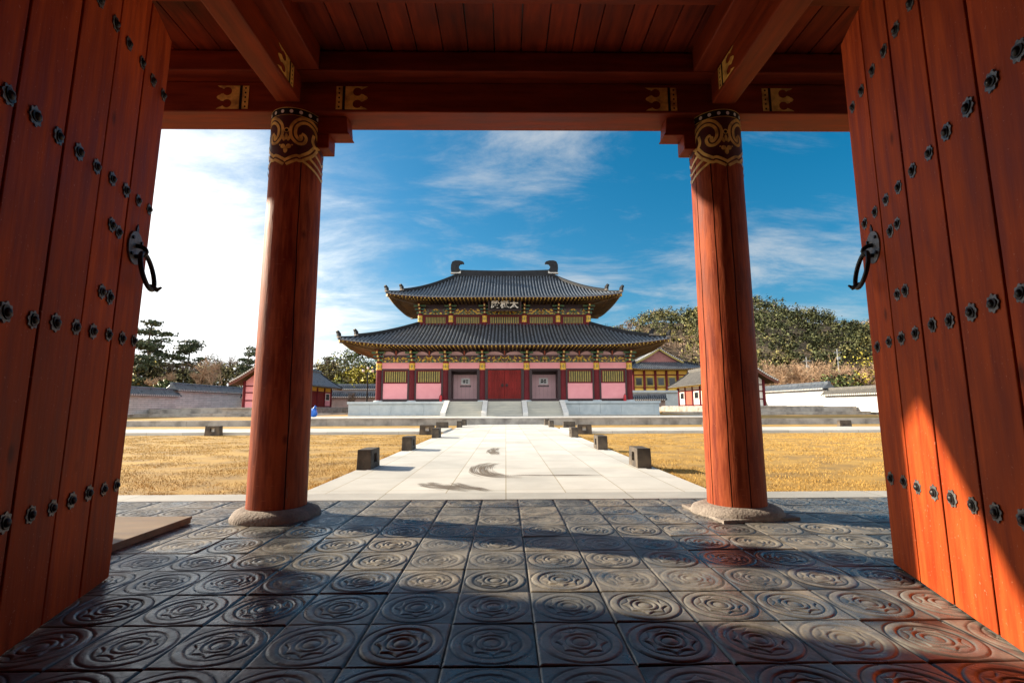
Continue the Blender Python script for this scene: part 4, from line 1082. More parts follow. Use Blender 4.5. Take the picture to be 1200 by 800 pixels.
def side_hall(sgn, label, roofmat):
    X = lambda x: sgn*x-.0
    h = empty('side_hall', (X(21.95), 51, 1.02), label, 'side hall', 'side halls flanking the court')
    y0, y1 = 44.9, 57.6; xi, xo, xm = 20.35, 23.65, 21.95; FZ = 1.03
    # plinth of its own
    b = MB(); y = 44.3
    while y < 59.4: b.box(X(18.9), X(25.2), y+.003, min(y+1.7, 59.5)-.003, .40, FZ-.14); y += 1.7
    b.box(X(18.82), X(25.28), 44.22, 59.6, FZ-.137, FZ); b.build('plinth', M['kerb'], h, bevel=.012)
    b = MB(); b.box(X(xi-.0), X(xi+.08), y0, y1, FZ, 3.3); b.box(X(xo-.08), X(xo), y0, y1, FZ, 3.3)
    b.prism([(xi,FZ),(xo,FZ),(xo,3.3),(xm,4.75),(xi,3.3)], lambda u, v, d: (X(u), y0+d, v), 0, .08, 0)
    b.prism([(xi,FZ),(xo,FZ),(xo,3.3),(xm,4.75),(xi,3.3)], lambda u, v, d: (X(u), y1+d, v), -.08, 0, 0)
    b.build('wall', M['pink' if sgn < 0 else 'white'], h, fixn=True)
    n = 6; sp = (y1-y0)/n
    for i in range(n+1):
        b = MB(); b.cyl(X(xi-.03), y0+i*sp, FZ, 3.35, .13, .12, 12); b.build('column', M['hall_red'], h)
    for xx in (xo, xm):
        b = MB(); b.cyl(X(xx), y0-.03, FZ, 3.4, .13, .12, 12); b.build('column', M['hall_red'], h)
    b = MB()
    b.box(X(xi-.07), X(xi-.002), y0, y1, 2.62, 2.74); b.box(X(xi-.07), X(xi-.002), y0, y1, 1.05, 1.17)
    for z in (1.6, 2.3, 2.9): b.box(X(xi), X(xo), y0-.05, y0-.002, z, z+.10)
    b.build('rail', M['hall_red'], h)
    for i in range(n):
        ya, yb = y0+i*sp+.14, y0+(i+1)*sp-.14
        if (i % 3 != 2) if sgn < 0 else (i % 3 == 1):
            b = MB(); m_ = 4; w = (yb-ya)/m_
            for k in range(m_): b.box(X(xi-.05), X(xi-.003), ya+k*w+.006, ya+(k+1)*w-.006, 1.175, 2.615)
            b.build('door', M['hall_door'] if sgn < 0 else M['orange_red'], h)
        else:
            b = MB(); b.box(X(xi-.05), X(xi-.003), ya+.3, yb-.3, 1.75, 2.55); w = b.build('window', M['white'], h)
            b = MB(); b.box(X(xi-.06), X(xi-.052), ya+.4, yb-.4, 1.83, 2.47); b.build('pane', M['glass_dark'], w)
        b = MB(); b.box(X(xi-.03), X(xi-.003), ya, yb, 2.75, 3.25); b.build('frieze', M['yellow' if sgn < 0 else 'white'], h)
    b = MB(); e0, e1, zt, ze = 19.3, 24.6, 4.95, 3.22; ya, yb = 44.0, 58.4
    tiled_slope(b, (X(e0),ya,ze), (X(e0),yb,ze), (X(xm),ya,zt), (X(xm),yb,zt)); tiled_slope(b, (X(e1),ya,ze), (X(e1),yb,ze), (X(xm),ya,zt), (X(xm),yb,zt))
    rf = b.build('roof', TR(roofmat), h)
    b = MB(); b.poly([(X(e0+.05),ya+.05,ze-.1),(X(xm),ya+.05,zt-.14),(X(xm),yb-.05,zt-.14),(X(e0+.05),yb-.05,ze-.1)]); b.poly([(X(e1-.05),ya+.05,ze-.1),(X(xm),ya+.05,zt-.14),(X(xm),yb-.05,zt-.14),(X(e1-.05),yb-.05,ze-.1)])
    y = ya+.3
    while y < yb: b.beam((X(xm),y,zt-.22),(X(e0+.1),y,ze-.16),.09,.10,0,mi_end=1); b.beam((X(xm),y,zt-.22),(X(e1-.1),y,ze-.16),.09,.10,0,mi_end=1); y += .36
    b.build('eaves', [M['rafter'], M['yellow']], h)
    b = MB(); strip_ridge(b, [(X(xm), ya-.05+i*(yb-ya+.1)/8, zt-.02) for i in range(9)], .28, .36); b.build('main_ridge', roofmat, rf)
    for yv, o in ((ya, -1), (yb, 1)):
        b = MB()
        for ee in (e0, e1):
            V = [Vector((X(ee+(xm-ee)*g), yv, ze+(zt-ze)*g-.12*4*g*(1-g))) for g in np.linspace(0, 1, 9)]
            for i in range(8): b.beam(V[i]+Vector((0,0,-.14)), V[i+1]+Vector((0,0,-.14)), .06, .26, 1)
            strip_ridge(b, [v+Vector((0,-o*.14,0)) for v in V], .26, .17, 0)
            for i in range(1, 16):
                q = V[0].lerp(V[-1], i/16); q.z -= .12*4*(i/16)*(1-i/16); b.tube([q+Vector((0,o*.12,.02)), q+Vector((0,-o*.1,.02))], .075, 8, 2)
        b.build('verge', [M['ridge_tile'], M['bargeboard'], M['mortar']], rf)
    return h
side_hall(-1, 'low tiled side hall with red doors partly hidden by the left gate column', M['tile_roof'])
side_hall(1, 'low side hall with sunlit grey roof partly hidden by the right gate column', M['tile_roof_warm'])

M['gable'] = mat('faded_rose_gable', (.30,.13,.12), (.20,.08,.08), scale=3, rough=.8)
pav = empty('pavilion', (21.2, 70, 1.0), 'two tiered gabled pavilion with yellow panels beside the hall, on the right', 'pavilion')
b = MB(); b.box(15.6, 26.6, 65.3, 75, .4, 3.05); b.box(15.4, 26.8, 65.1, 65.5, 2.80, 3.10); b.build('stone_base', M['granite'], pav, bevel=.02)
b = MB(); b.box(17.4, 25.0, 66.9, 73, 3.05, 5.8); b.build('wall', M['yellow'], pav)
for i in range(6):
    b = MB(); b.cyl(17.4+i*1.52, 66.8, 3.05, 5.9, .17, .16, 12); b.build('column', M['hall_red'], pav)
for i in range(5):
    x0 = 17.4+i*1.52
    b = MB(); b.box(x0+.25, x0+1.27, 66.83, 66.898, 3.75, 4.95); w = b.build('window', M['ochre'], pav)
    b = MB(); b.box(x0+.38, x0+1.14, 66.80, 66.828, 3.88, 4.82); b.build('pane', M['glass_dark'], w)
b = MB(); b.box(17.3, 25.1, 66.75, 66.897, 5.15, 5.30); b.box(17.3, 25.1, 66.76, 66.897, 3.5, 3.62); b.build('rail', M['hall_red'], pav)
tile_roof_hip('lower_roof', pav, 21.2, 70, 3.9, 3.2, 1.6, 2.6, 6.0, 1.25, .85, .35, 3.5, 5.85, ends=True)
b = MB()
tiled_slope(b, (17.9,67.0,7.1),(17.9,73.0,7.1),(21.2,67.0,9.0),(21.2,73.0,9.0)); tiled_slope(b, (24.5,67.0,7.1),(24.5,73.0,7.1),(21.2,67.0,9.0),(21.2,73.0,9.0))
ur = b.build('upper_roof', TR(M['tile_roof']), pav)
b = MB(); b.prism([(18.5,7.05),(23.9,7.05),(21.2,8.65)], lambda u, v, d: (u, 67.35+d, v), 0, .1, 0); b.build('gable_board', M['gable'], pav)
b = MB(); strip_ridge(b, [(21.2, 66.9+i*.78, 9.0) for i in range(9)], .3, .4); b.build('main_ridge', M['tile_roof'], ur)
b = MB()
for ee in (17.9, 24.5):
    V = [Vector((ee+(21.2-ee)*g, 67.02, 7.1+1.9*g-.48*g*(1-g))) for g in np.linspace(0, 1, 9)]
    for i in range(8): b.beam(V[i]+Vector((0,0,-.16)), V[i+1]+Vector((0,0,-.16)), .06, .22, 1)
    strip_ridge(b, [v+Vector((0,.16,0)) for v in V], .28, .2, 2 if ee < 20 else 0)
    for i in range(1, 14): q = V[0].lerp(V[-1], i/14); q.z -= .48*(i/14)*(1-i/14); b.tube([q+Vector((0,-.1,.02)), q+Vector((0,.1,.02))], .075, 8, 2)
b.build('verge', [M['ridge_tile'], M['ochre'], M['mortar']], ur)

def coped_wall(p0, p1, z0, h, label, wallmat, roofmat, group=None, th=.5, ov=.38, rise=.55, gate_post=None):
    p0, p1 = Vector((*p0, 0)), Vector((*p1, 0)); d = (p1-p0).normalized(); r = Vector((d.y, -d.x, 0))
    w = empty('perimeter_wall', (*(p0+p1)[:2], 0) if False else ((p0.x+p1.x)/2, (p0.y+p1.y)/2, z0), label, 'wall', group)
    b = MB(); c = [p0-r*th/2, p1-r*th/2, p1+r*th/2, p0+r*th/2]
    lo, hi_ = [tuple(q+Vector((0,0,z0))) for q in c], [tuple(q+Vector((0,0,z0+h))) for q in c]
    b.faces(lo+hi_, [(0,1,5,4),(1,2,6,5),(2,3,7,6),(3,0,4,7),(4,5,6,7)]); b.build('masonry', wallmat, w)
    b = MB(); ze, zt = z0+h+.10, z0+h+.10+rise; e = th/2+ov; U = Vector((0,0,1))
    for s in (-1, 1):
        tiled_slope(b, tuple(p0-d*.15+r*s*e+U*ze), tuple(p1+d*.15+r*s*e+U*ze), tuple(p0-d*.15+r*s*.1+U*zt), tuple(p1+d*.15+r*s*.1+U*zt), rows=3, sag=.04)
    strip_ridge(b, [tuple(p0.lerp(p1, i/10)+d*(-.2 if i == 0 else .2 if i == 10 else 0)+U*(zt-.06)) for i in range(11)], .30, .26)
    for q, dd in ((p0, -d), (p1, d)): b.poly([tuple(q+dd*.14+r*u+U*v) for u, v in ((-e,ze),(e,ze),(.1,zt),(-.1,zt))])
    b.build('tile_coping', TR(roofmat), w)
    b = MB(); L = (p1-p0).length; n = int(L/.27)
    for s in (-1, 1):
        c0, c1 = p0+r*s*(th/2+.001), p1+r*s*(th/2+.001)
        b.faces([tuple(c0+U*(z0+h-.02)), tuple(c1+U*(z0+h-.02)), tuple(c1+r*s*(ov-.03)+U*(ze-.07)), tuple(c0+r*s*(ov-.03)+U*(ze-.07))], [(0,1,2,3)], 0)
        for i in range(n):
            q = p0.lerp(p1, (i+.28)/n)+r*s*(e+.012)+U*(ze-.02); b.poly([tuple(q+d*.085*math.cos(a)+U*.085*math.sin(a)) for a in np.linspace(0, 6.28, 9)[:-1]], 1)
    b.build('tile_ends', [M['hall_dark'], M['mortar']], w)
    return w
G_ = 'white walls closing the court'
coped_wall((-33,36),(-33,49.6), .42, 1.66, 'whitewashed court wall with dark tiled coping, nearest the left door', M['whitewall'], M['tile_roof'], G_)
coped_wall((-33.02,49.2),(-33.02,64), .95, 1.72, 'stepped up whitewashed wall between the left pines and the left side hall', M['whitewall'], M['tile_roof'], G_)
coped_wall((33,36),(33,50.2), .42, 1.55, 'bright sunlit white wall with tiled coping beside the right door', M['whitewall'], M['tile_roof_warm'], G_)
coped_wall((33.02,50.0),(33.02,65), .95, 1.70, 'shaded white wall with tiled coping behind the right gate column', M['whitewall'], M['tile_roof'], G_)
coped_wall((-34,62),(-8,62), .43, 1.75, 'grey pink rear wall with dark coping, behind the lamp post left of the hall', M['pinkwall'], M['tile_roof'], 'rear walls')
coped_wall((-30,69),(-6,69), 1.3, 2.1, 'rear wall with blue grey coping, farther back and higher, left of the hall', M['pinkwall'], M['tile_roof'], 'rear walls')
coped_wall((11.5,62),(20,62), .43, 1.3, 'low grey stone wall with dark coping below the pavilion', M['pinkwall'], M['tile_roof'], 'rear walls')
for s in (-1, 1):
    b = MB(); y = 45.0
    for i in range(5): b.box(s*(24.9+i*1.35), s*(24.9+(i+1)*1.35-.006), 44.62+i*.02, 45.6, .40, 1.0-.14*(i > 2))
    struct(b.build('side_terrace_face', M['kerb'], bevel=.015))
    ground_box('side_terrace', M['kerb'], s*18.5, s*32.6, 45.62, 60, .40, .93)

# ------------------------------------------------------------------ stone lantern blocks along the paths
def make_block(lx, ly, h, tint=None):
    """squat stone block, tapering a little, with a square light opening in one long side"""
    b = MB(); r_ = random.Random(int(lx*100+h*50)); t = .93; hx, hy = lx/2, ly/2
    def P(u, v, z): k = 1+(t-1)*z/h; return (u*k, v*k, z)
    o = .085; c0, c1 = h*.42, h*.80
    # long side at +x carries the opening
    rim = [(-hy,-.08),(hy,-.08),(hy,h),(-hy,h)]; hole_ = [(-o,c0),(o,c0),(o,c1),(-o,c1)]
    for i in range(4):
        a, b_, c, d = rim[i], rim[(i+1) % 4], hole_[(i+1) % 4], hole_[i]
        b.poly([P(hx, *a), P(hx, *b_), P(hx, *c), P(hx, *d)])
        b.poly([P(hx, *d), P(hx, *c), P(hx-.10, *c), P(hx-.10, *d)])
    b.poly([P(hx-.10, *q) for q in hole_], 1)
    b.poly([P(-hx,-hy,-.08),P(-hx,-hy,h),P(-hx,hy,h),P(-hx,hy,-.08)]); b.poly([P(-hx,-hy,-.08),P(hx,-hy,-.08),P(hx,-hy,h),P(-hx,-hy,h)]); b.poly([P(hx,hy,-.08),P(-hx,hy,-.08),P(-hx,hy,h),P(hx,hy,h)])
    b.poly([P(-hx,-hy,h),P(hx,-hy,h),P(hx,hy,h),P(-hx,hy,h)])
    return b
def block_proto(lx, ly, h):
    root = empty('lantern_block', (0,0,0), 'x', 'lantern block', 'stone lantern blocks along the paths')
    b = make_block(lx, ly, h); body = MB(); body.v, body.f, body.m, body.sm = b.v, [f for f, m_ in zip(b.f, b.m) if m_ == 0], [0]*b.m.count(0), [False]*b.m.count(0)
    body.build('body', M['bollard'], root, bevel=.008, fixn=True)
    pn = MB(); pn.v, pn.f, pn.m, pn.sm = b.v, [f for f, m_ in zip(b.f, b.m) if m_ == 1], [0], [False]
    pn.build('light_pane', M['lamp_glass'], root); return root
proto = block_proto(.24, .58, .385); used = [False]
def place_block(x, y, z, rz, label):
    o = proto if not used[0] else copy_tree(proto); used[0] = True
    o.location = (x, y, z); o.rotation_euler = (0, 0, rz); o['_o'] = (x, y, z); o['label'] = label; return o
E1 = (('first from the gate', 8.42), ('second from the gate', 11.9), ('third from the gate', 16.6), ('fourth from the gate', 24.8), ('farthest from the gate', 27.6))
for w_, y in E1:
    place_block(-2.31, y+.06, -.07, 0, 'dark stone lantern block on the left edge of the main path, '+w_)
    place_block(2.27, y+.06, -.07, math.pi, 'dark stone lantern block on the right edge of the main path, '+w_)
for sx, lr in ((-1, 'left'), (1, 'right')):
    place_block(sx*3.05, 19.35, -.07, -math.pi/2 if sx < 0 else -math.pi/2, 'dark stone lantern block at the near corner of the %s cross path and main path' % lr)
    place_block(sx*2.95, 23.15, -.07, math.pi/2, 'dark stone lantern block at the far corner of the %s cross path and main path' % lr)
place_block(-11.2, 19.25, -.07, -math.pi/2, 'lantern block with a lit looking square pane beside the left gate column')
place_block(-18.2, 23.4, -.07, math.pi/2, 'small dark lantern block on the lawn beside the left door')
place_block(9.55, 23.3, -.07, math.pi/2, 'dark lantern block on the lawn just left of the right gate column')
place_block(16.2, 23.6, -.07, math.pi/2, 'dark lantern block on the lawn between the right gate column and the right door')

# ------------------------------------------------------------------ lamp post, poles, blue sack
def at_(px, Y): return (px-592.5)*(Y*.991+.05)/575
lp = empty('lamp_post', (-13.3, 47.5, .43), 'tall black lamp post with round lamps left of the hall', 'lamp post')
b = MB(); b.tube([(-13.3,47.5,.4),(-13.3,47.5,.9),(-13.3,47.5,4.4)], [.13,.08,.06], 10); b.tube([(-13.75,47.5,4.35),(-13.3,47.5,4.15),(-12.85,47.5,4.35)], .035, 8); b.build('pole', M['black'], lp)
for dx, z in ((-.45,4.5),(.45,4.5),(0,4.75)):
    b = MB(); b.lathe(-13.3+dx, 47.5, [(.02,z-.15),(.10,z-.09),(.13,z+.02),(.10,z+.12),(.01,z+.15)], 14); b.lathe(-13.3+dx, 47.5, [(.16,z+.13),(.10,z+.22),(.01,z+.27)], 12, 1); b.build('lamp_head', [M['lamp_glass'], M['black']], lp)
for px, top, lab in ((at_(990,118), 14.7, 'taller grey utility pole with cross arm at the foot of the hill'), (at_(952,118), 12.7, 'shorter grey utility pole left of the taller one at the foot of the hill')):
    Y_ = 258*1.0; x = px; up_ = empty('utility_pole', (x, 118, 0), lab, 'utility pole', 'utility poles under the hill')
    b = MB(); b.tube([(x,118,-.3),(x,118,top)], [.15,.10], 8); b.build('pole', M['steel'], up_)
    b = MB(); b.beam((x-.9,117.8,top-.9),(x+.9,117.8,top-.9),.14,.16); b.box(x-.35, x+.35, 117.5, 117.85, top-2.6, top-1.9); b.build('cross_arm', M['steel'], up_)
sk = MB(); r_ = random.Random(2); V = []; nu, nv = 18, 10
for j in range(nv+1):
    for i in range(nu):
        a = 2*math.pi*i/nu; ph = math.pi*j/nv; k = 1+.16*math.sin(3*a+2*ph)+.1*math.sin(7*a-ph*3)
        V.append((-12.16+.24*k*math.sin(ph)**.6*math.cos(a), 31.5+.22*k*math.sin(ph)**.6*math.sin(a), TER+.27-.27*math.cos(ph)*(1 if ph > 1.5 else 1)))
sk.faces(V, [(j*nu+i, j*nu+(i+1) % nu, (j+1)*nu+(i+1) % nu, (j+1)*nu+i) for j in range(nv) for i in range(nu)], 0, True)
sk.tube([(-12.16,31.5,TER+.5),(-12.11,31.5,TER+.60),(-12.03,31.5,TER+.66)], [.07,.04,.10], 8)
tag(sk.build('sack', M['blue']), 'crumpled bright blue sack on the terrace lawn beside the left gate column', 'sack')

# ------------------------------------------------------------------ trees
def rvec(n): v = rng.normal(size=(n, 3)); return v/np.linalg.norm(v, axis=1)[:, None]
def leaf_quads(cent, size, flat=0.0):
    """one small bent quad for each centre, random orientation"""
    n = len(cent); a = rvec(n); a[:, 2] *= (1-flat); a /= np.linalg.norm(a, axis=1)[:, None]
    c = np.cross(a, rvec(n)); c /= np.linalg.norm(c, axis=1)[:, None]
    s = (size*rng.uniform(.6, 1.4, n))[:, None]
    V = np.stack([cent-a*s-c*s*.5, cent+a*s*.2-c*s*.62, cent+a*s+c*s*.35, cent-a*s*.3+c*s*.6], 1)
    return V.reshape(-1, 3)
def soft_normals(o, N, jit):
    """leaf normals follow the clump they belong to, so crowns shade as volumes"""
    N = N/(np.linalg.norm(N, axis=1)[:, None]+1e-6)+rng.normal(size=N.shape)*jit
    N = np.repeat(N, 4, axis=0); N /= np.linalg.norm(N, axis=1)[:, None]
    o.data.polygons.foreach_set('use_smooth', np.ones(len(o.data.polygons), dtype=bool))
    o.data.normals_split_custom_set_from_vertices(N.astype(np.float32).tolist()); return o
def branches(b, p, d, L, r, depth, r_, spread=.55, up=.25, kids_=(2, 4), tips=None, seg=3, n=5):
    pts = [Vector(p)]; dd = Vector(d).normalized()
    for k in range(seg):
        dd = (dd+Vector((r_.gauss(0,.13), r_.gauss(0,.13), r_.gauss(0,.08)+up*.12))).normalized(); pts.append(pts[-1]+dd*L/seg)
    b.tube([tuple(q) for q in pts], [r*(1-.45*k/seg) for k in range(seg+1)], n, 0, False)
    if tips is not None and depth <= 1: tips += [tuple(q) for q in pts[1:]]
    if depth == 0: return
    for k in range(r_.randint(*kids_)):
        f = r_.uniform(.45, 1); i = min(int(f*seg), seg-1); q = pts[i].lerp(pts[i+1], f*seg-i)
        nd = (dd+Vector((r_.gauss(0,1), r_.gauss(0,1), r_.gauss(0,.6)+up)).normalized()*spread*1.6).normalized()
        branches(b, q, nd, L*r_.uniform(.55,.8), r*.55, depth-1, r_, spread, up, kids_, tips, 2 if depth < 3 else 3, max(3, n-1))
def bare_tree(x, y, z, h, label, group, bark='bark', seed=0, multi=1, depth=4, spread=.5):
    r_ = random.Random(seed); t = empty('bare_tree', (x, y, z), label, 'tree', group); b = MB()
    tw = MB()
    for m_ in range(multi):
        d = Vector((r_.gauss(0,.35 if multi > 1 else .05), r_.gauss(0,.35 if multi > 1 else .05), 1))
        branches(b, (x+r_.gauss(0,.15)*(multi > 1), y, z-.2), d, h*.42, h*.024/(multi**.4), depth, r_, spread, .5, (2, 4), None, 4, 6)
    # thin twigs
    o = b.build('trunk', M[bark], t); P = np.array([v for v in b.v[-len(b.v)*2//3:]])
    k = min(1500, len(P)); C = P[rng.choice(len(P), k, replace=False)]
    a = rvec(k); a[:, 2] = np.abs(a[:, 2])*.8+.2; L = h*rng.uniform(.05, .11, k)[:, None]; c = np.cross(a, rvec(k)); c /= np.linalg.norm(c, axis=1)[:, None]; w = .018+h*.0014
    V = np.stack([C-c*w, C+c*w, C+a*L+c*w*.4, C+a*L-c*w*.4], 1).reshape(-1, 3)
    fast_mesh('crown', V, np.arange(4*k), 4, [M['twig'] if bark == 'bark' else M[bark]], parent=t)
    return t
def leafy_tree(x, y, z, h, wd, label, group, leaf, seed=0, kind='tree', n=2600, size=.16, clumps=26):
    r_ = random.Random(seed); t = empty('leafy_tree', (x, y, z), label, kind, group); b = MB(); tips = []
    branches(b, (x, y, z-.2), (r_.gauss(0,.08), r_.gauss(0,.08), 1), h*.5, h*.028, 3, r_, .6, .4, (3, 4), tips, 4, 7)
    b.build('trunk', M['bark'], t)
    g = np.random.default_rng(seed+1); C = []; K = []
    for k in range(clumps):
        a = g.uniform(0, 2*math.pi); rr = wd*.5*g.uniform(.15, 1)**.6; zz = h*g.uniform(.28, .98); rr *= math.sin(math.pi*min(1, max(.12, (zz/h-.12)/.95)))**.6
        c = np.array([x+rr*math.cos(a), y+rr*math.sin(a), z+zz]); m = n//clumps; s = h*g.uniform(.06, .13)
        C.append(c+g.normal(size=(m, 3))*np.array([s*1.2, s*1.2, s*.75])); K.append(np.repeat(c[None], m, 0))
    K = np.concatenate(K); C = np.concatenate(C); V = leaf_quads(C, np.full(len(C), size))
    soft_normals(fast_mesh('crown', V, np.arange(len(V)), 4, [M[leaf]], parent=t), (C-K)/(h*.1)+(C-np.array([x, y, z+h*.5]))/(h*.5), .3); return t
def pine_tree(x, y, z, h, wd, label, group, seed=0, leaf='leaf_pine'):
    r_ = random.Random(seed); t = empty('pine_tree', (x, y, z), label, 'tree', group); b = MB(); g = np.random.default_rng(seed+5); C = []
    P = [Vector((x, y, z-.3))]; d = Vector((r_.gauss(0,.08), 0, 1))
    for k in range(7): d = (d+Vector((r_.gauss(0,.09), r_.gauss(0,.09), .15))).normalized(); P.append(P[-1]+d*(h+.3)/7.3)
    b.tube([tuple(p) for p in P], [h*.026*(1-.8*k/7) for k in range(8)], 8, 0, False)
    for k in range(26):
        f = r_.uniform(.32, 1); i = min(int(f*7), 6); q = P[i].lerp(P[i+1], f*7-i); a = r_.uniform(0, 6.28)
        L = wd*.5*r_.uniform(.5, 1.1)*(1.12-f*.72); e = q+Vector((math.cos(a)*L, math.sin(a)*L, L*r_.uniform(-.05,.35)))
        m = q.lerp(e, .55)+Vector((0,0,-.06*L)); b.tube([tuple(q), tuple(m), tuple(e)], [h*.008, h*.005, h*.002], 5, 0, False)
        for w_ in (.5, .75, 1.0):
            c = np.array(q.lerp(e, w_)); s = h*.045*r_.uniform(.7,1.4); C.append(c+np.array([0,0,.02*h])+g.normal(size=(46, 3))*np.array([s, s, s*.26]))
    b.build('trunk', M['bark'], t); C = np.concatenate(C); V = leaf_quads(C, np.full(len(C), .017*h), .3)
    fast_mesh('crown', V, np.arange(len(V)), 4, [M[leaf]], parent=t); return t
def at(px, Y): return (px-592.5)*(Y*.991+.05)/575
def hgt(py, Y): return 1+Y*math.tan(math.atan((400-py)/575)+PITCH)
GL, GM, GR = 'trees behind the left wall', 'trees between the left side hall and the palace hall', 'bare trees below the hill'
for i, (px, Y, top, w, lab) in enumerate([(176,62,375,7.5,'tall dark pine against the white sky beside the left door'), (213,66,397,6.5,'shorter broad dark pine right of the tallest pine'),
        (152,58,405,5,'dark pine half hidden by the edge of the left door'), (287,80,405,5,'small dark pine whose top shows beside the left gate column')]):
    pine_tree(at(px,Y), Y, .4, hgt(top,Y)-.4, w, lab, GL, seed=20+i)
for i, (px, Y, top, lab) in enumerate([(247,70,400,'tall thin bare tree in the middle gap left of the left gate column'), (232,66,416,'small bare tree just right of the broad pine'), (262,72,412,'bare tree right of the tall thin one'),
        (275,68,418,'bare tree nearest the left side hall roof'), (192,60,404,'low bare tree in front of the two dark pines'),(222,75,408,'bare tree behind the broad pine'),(241,78,420,'slender bare tree left of the tall thin one'),(268,82,409,'bare tree far behind, right of the tall thin one'),(201,57,418,'pale bare tree before the pines, above the step in the left wall'),(228,58,424,'pale bare tree over the white wall, right of the step'),(254,59,420,'pale bare tree over the white wall near the side hall')]):
    bare_tree(at(px,Y), Y, .4, hgt(top,Y)-.4, lab, GL, 'bark_pale' if 'pale' in lab else 'bark', seed=40+i, depth=4)
for i, (px, Y, top, w, leaf, lab) in enumerate([(165,60,418,6,'leaf_olive','olive bush at the foot of the pines beside the left door'), (205,62,432,5,'leaf_olive','low olive bush behind the step of the left wall'), (255,64,428,6,'leaf_olive','brown olive bush behind the white wall, left of the side hall roof'),
        (197,54.5,447,2.6,'leaf_green','bright green tarp over the left wall, modelled as a leafy shrub')]):  # last entry is a leafy shape standing in for a green tarp
    leafy_tree(at(px,Y), Y, .4, hgt(top,Y)-.4, w, lab, GL, leaf, seed=60+i, kind='bush', n=2200, size=.15)
for i, (px, Y, top, w, leaf, lab) in enumerate([(414,80,412,7,'leaf_green','dark green broad tree just left of the hall eaves'), (432,82,424,7,'leaf_green','dark green tree right behind the lamp post'), (419,72,432,3.2,'leaf_yellow','yellow leaved tree left of the lamp post'),
        (405,74,438,2.2,'leaf_yellow','small yellow leaved tree, left of the larger yellow one'), (385,76,428,6,'leaf_olive','olive tree behind the blue roof of the left side hall'), (436,71,436,2.4,'leaf_yellow','yellow leaved tree at the hall corner column'),
        (400,72,446,6,'leaf_green','low dark green bush over the rear wall left of the hall')]):
    leafy_tree(at(px,Y), Y, .4, hgt(top,Y)-.4, w, lab, GM, leaf, seed=80+i, n=2400, size=.17)
pine_tree(at(372,84), 84, .4, hgt(416,84)-.4, 5, 'dark pine top just right of the left gate column', GM, seed=31)
for i, (px, Y, top, lab) in enumerate([(392,78,420,'grey bare tree above the blue roof of the left side hall'), (403,82,424,'bare tree left of the dark green broad tree'),(424,90,418,'bare tree crown showing above the yellow leaved tree')]):
    bare_tree(at(px,Y), Y, .4, hgt(top,Y)-.4, lab, GM, seed=50+i, depth=4)
b = None
bare_tree(at(413,57), 57, .4, 2.9, 'small leafless sapling in front of the rear wall left of the lamp post', GM, seed=57, depth=3)
RT = [(903,66,426),(917,72,421),(934,70,419),(949,76,428),(962,70,424),(975,66,416),(990,72,424),(1004,64,430),(1018,70,426),(1032,68,428)]
for i, (px, Y, top) in enumerate(RT):
    where = ['closest to the right gate column','second from the right gate column','third from the right gate column','before the shorter utility pole','just right of the shorter utility pole','left of the taller utility pole','in front of the taller utility pole','right of the taller utility pole','second from the right door edge','behind the right door edge'][i]
    bare_tree(at(px,Y), Y, .4, hgt(top-4,Y)-.4, 'many stemmed pale bare tree '+where, GR, 'bark_pale', seed=100+i, multi=5, depth=3, spread=.42)
leafy_tree(at(1022,58), 58, .4, hgt(412,58)-.4, 1.5, 'thin yellow green tree at the edge of the right door', GR, 'leaf_yellow', seed=140, n=420, size=.12, clumps=14)
leafy_tree(at(987,60), 60, .4, hgt(440,60)-.4, 5, 'dark green bush behind the bright right wall', GR, 'leaf_green', seed=141, kind='bush', n=1500)

# ------------------------------------------------------------------ wooded hill
RX = [-260,-120,-70,-40,0,30,48,57,75,93,115,131,152,165,187,200,230,300,420]
RZ = [4,6,9,15,25,32,35.5,38,42.5,47,50.5,50,44.5,40,37,37.5,33,25,12]
def hill_z(x, y):
    s = np.clip((y-125)/(255-125), 0, 1); s = s*s*(3-2*s)*.55+s*.45; back = np.clip((y-262)/160, 0, 1)
    return np.interp(x, RX, RZ)*s*(1-.5*back)+1.6*np.sin(x*.11+y*.05)*s+1.1*np.sin(x*.23-y*.09)*s
gx, gy = np.linspace(-260, 420, 120), np.linspace(120, 420, 70); X_, Y_ = np.meshgrid(gx, gy); Z_ = hill_z(X_, Y_)-.3
q = np.arange(X_.size).reshape(X_.shape); FFh = np.stack([q[:-1,:-1], q[:-1,1:], q[1:,1:], q[1:,:-1]], -1).reshape(-1)
M['hillsoil'] = mat('leaf_litter_slope', (.13,.085,.05), (.06,.05,.03), scale=.06, rough=1, bump=.6, bscale=.5, bdist=1.0)
struct(fast_mesh('hill', np.stack([X_, Y_, Z_], -1).reshape(-1, 3), FFh, 4, [M['hillsoil']], smooth=True))
M['hill_green'] = mat('hill_pine_foliage', (.125,.135,.045), (.07,.08,.03), scale=.03, rough=.8, bump=0, island=.18)
M['hill_olive'] = mat('hill_olive_foliage', (.25,.22,.07), (.165,.15,.05), scale=.03, rough=.8, bump=0, island=.16)
M['hill_brown'] = mat('hill_bare_twigs', (.36,.25,.18), (.24,.17,.135), scale=.03, rough=.9, bump=0, island=.3)
cents, mis, nrm_ = [], [], []
NT = 3700; k = 0
tx = rng.uniform(-90, 330, NT); ty = rng.uniform(128, 275, NT)
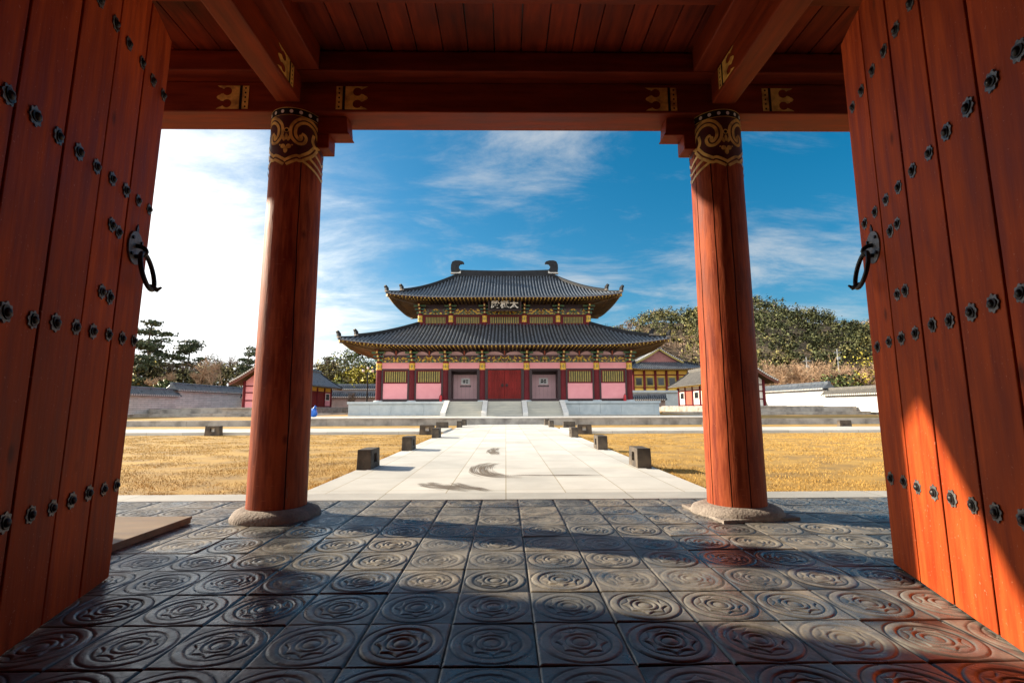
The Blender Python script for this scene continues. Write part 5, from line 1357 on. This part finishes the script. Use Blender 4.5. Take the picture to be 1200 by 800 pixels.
for x, y in zip(tx, ty):
    z = float(hill_z(np.array(x), np.array(y))); patch = math.sin(x*.06+1)+math.sin(y*.08+x*.03)+rng.normal()*.8
    kind = 0 if patch > -.25 else 1 if patch > -1.25 else 2
    if y < 155 and rng.random() < .35: kind = 2
    h = rng.uniform(4.0, 7.5)*(1.0 if kind < 2 else .85); w = rng.uniform(2.0, 3.6); n = 84
    nb = rng.integers(3, 6); bl = rng.normal(size=(nb, 3))*np.array([w*.42, w*.42, h*.16])+np.array([0, 0, h*.66])
    c = bl[rng.integers(0, nb, n)]+rng.normal(size=(n, 3))*np.array([w*.26, w*.26, h*.12]); c[:, 2] = np.maximum(c[:, 2], .2)
    nrm_.append(c-np.array([0, 0, h*.45])); cents.append(c+np.array([x, y, z])); mis.append(np.full(n, kind))
C = np.concatenate(cents); mi_ = np.concatenate(mis); sz = np.where(mi_ == 2, .28, .40)
V = leaf_quads(C, sz)
soft_normals(stuff(fast_mesh('hill_forest', V, np.arange(len(V)), 4, [M['hill_green'], M['hill_olive'], M['hill_brown']], mi=mi_)), np.concatenate(nrm_), .35)

# ------------------------------------------------------------------ turf blades on the near lawns
def blades(n, x0, x1, y0, y1, z, hmin, hmax):
    x = rng.uniform(x0, x1, n); u = rng.random(n); y = y0*(y1/y0)**u
    vis = np.abs(x) < y*1.15; x, y = x[vis], y[vis]
    off = (x > -2.46) & (x < 2.5); x, y = x[~off], y[~off]; m = len(x)
    dens = np.sin(x*2.1+np.sin(y*1.7)*2)*np.sin(y*2.6+np.cos(x*1.3)*2); keep = rng.random(m) < .5+.65*dens; x, y = x[keep], y[keep]; m = len(x)
    h = rng.uniform(hmin, hmax, m); a = rng.uniform(0, 2*math.pi, m); w = .0022+.0003*y; lean = rng.normal(size=(m, 2))*h[:, None]*.5
    B = np.stack([x, y, np.full(m, z-.005)], -1); s = np.stack([np.cos(a)*w, np.sin(a)*w, 0*a], -1); T_ = B+np.stack([lean[:, 0], lean[:, 1], h], -1)
    return np.stack([B-s, B+s, T_], 1).reshape(-1, 3)
def edge_blades(n, x0, x1, y0, y1, z, hmax):
    x, y = rng.uniform(x0, x1, n), rng.uniform(y0, y1, n); keep = np.sin(x*5.1+y*3.7)+np.sin(x*11.3-y*7.9)+rng.normal(size=n)*.6 > .1
    x, y = x[keep], y[keep]; m = len(x); h = rng.uniform(.02, hmax, m); a = rng.uniform(0, 6.283, m); w = .0022+.0003*y
    lean = rng.normal(size=(m, 2))*.03
    B = np.stack([x, y, np.full(m, z)], -1); s = np.stack([np.cos(a)*w, np.sin(a)*w, 0*a], -1); T_ = B+np.stack([lean[:, 0], lean[:, 1], h], -1)
    return np.stack([B-s, B+s, T_], 1).reshape(-1, 3)
V = np.concatenate([blades(420000, -16, 16, 5.96, 19.5, -.06, .012, .040), edge_blades(14000, -7.5, -2.46, 5.945, 6.0, -.06, .10), edge_blades(14000, 2.5, 7.5, 5.945, 6.0, -.06, .10),
    edge_blades(16000, -2.52, -2.445, 5.96, 19.5, -.06, .085), edge_blades(16000, 2.485, 2.56, 5.96, 19.5, -.06, .085)])
stuff(fast_mesh('dry_grass', V, np.arange(len(V)), 3, [M['blade']]))
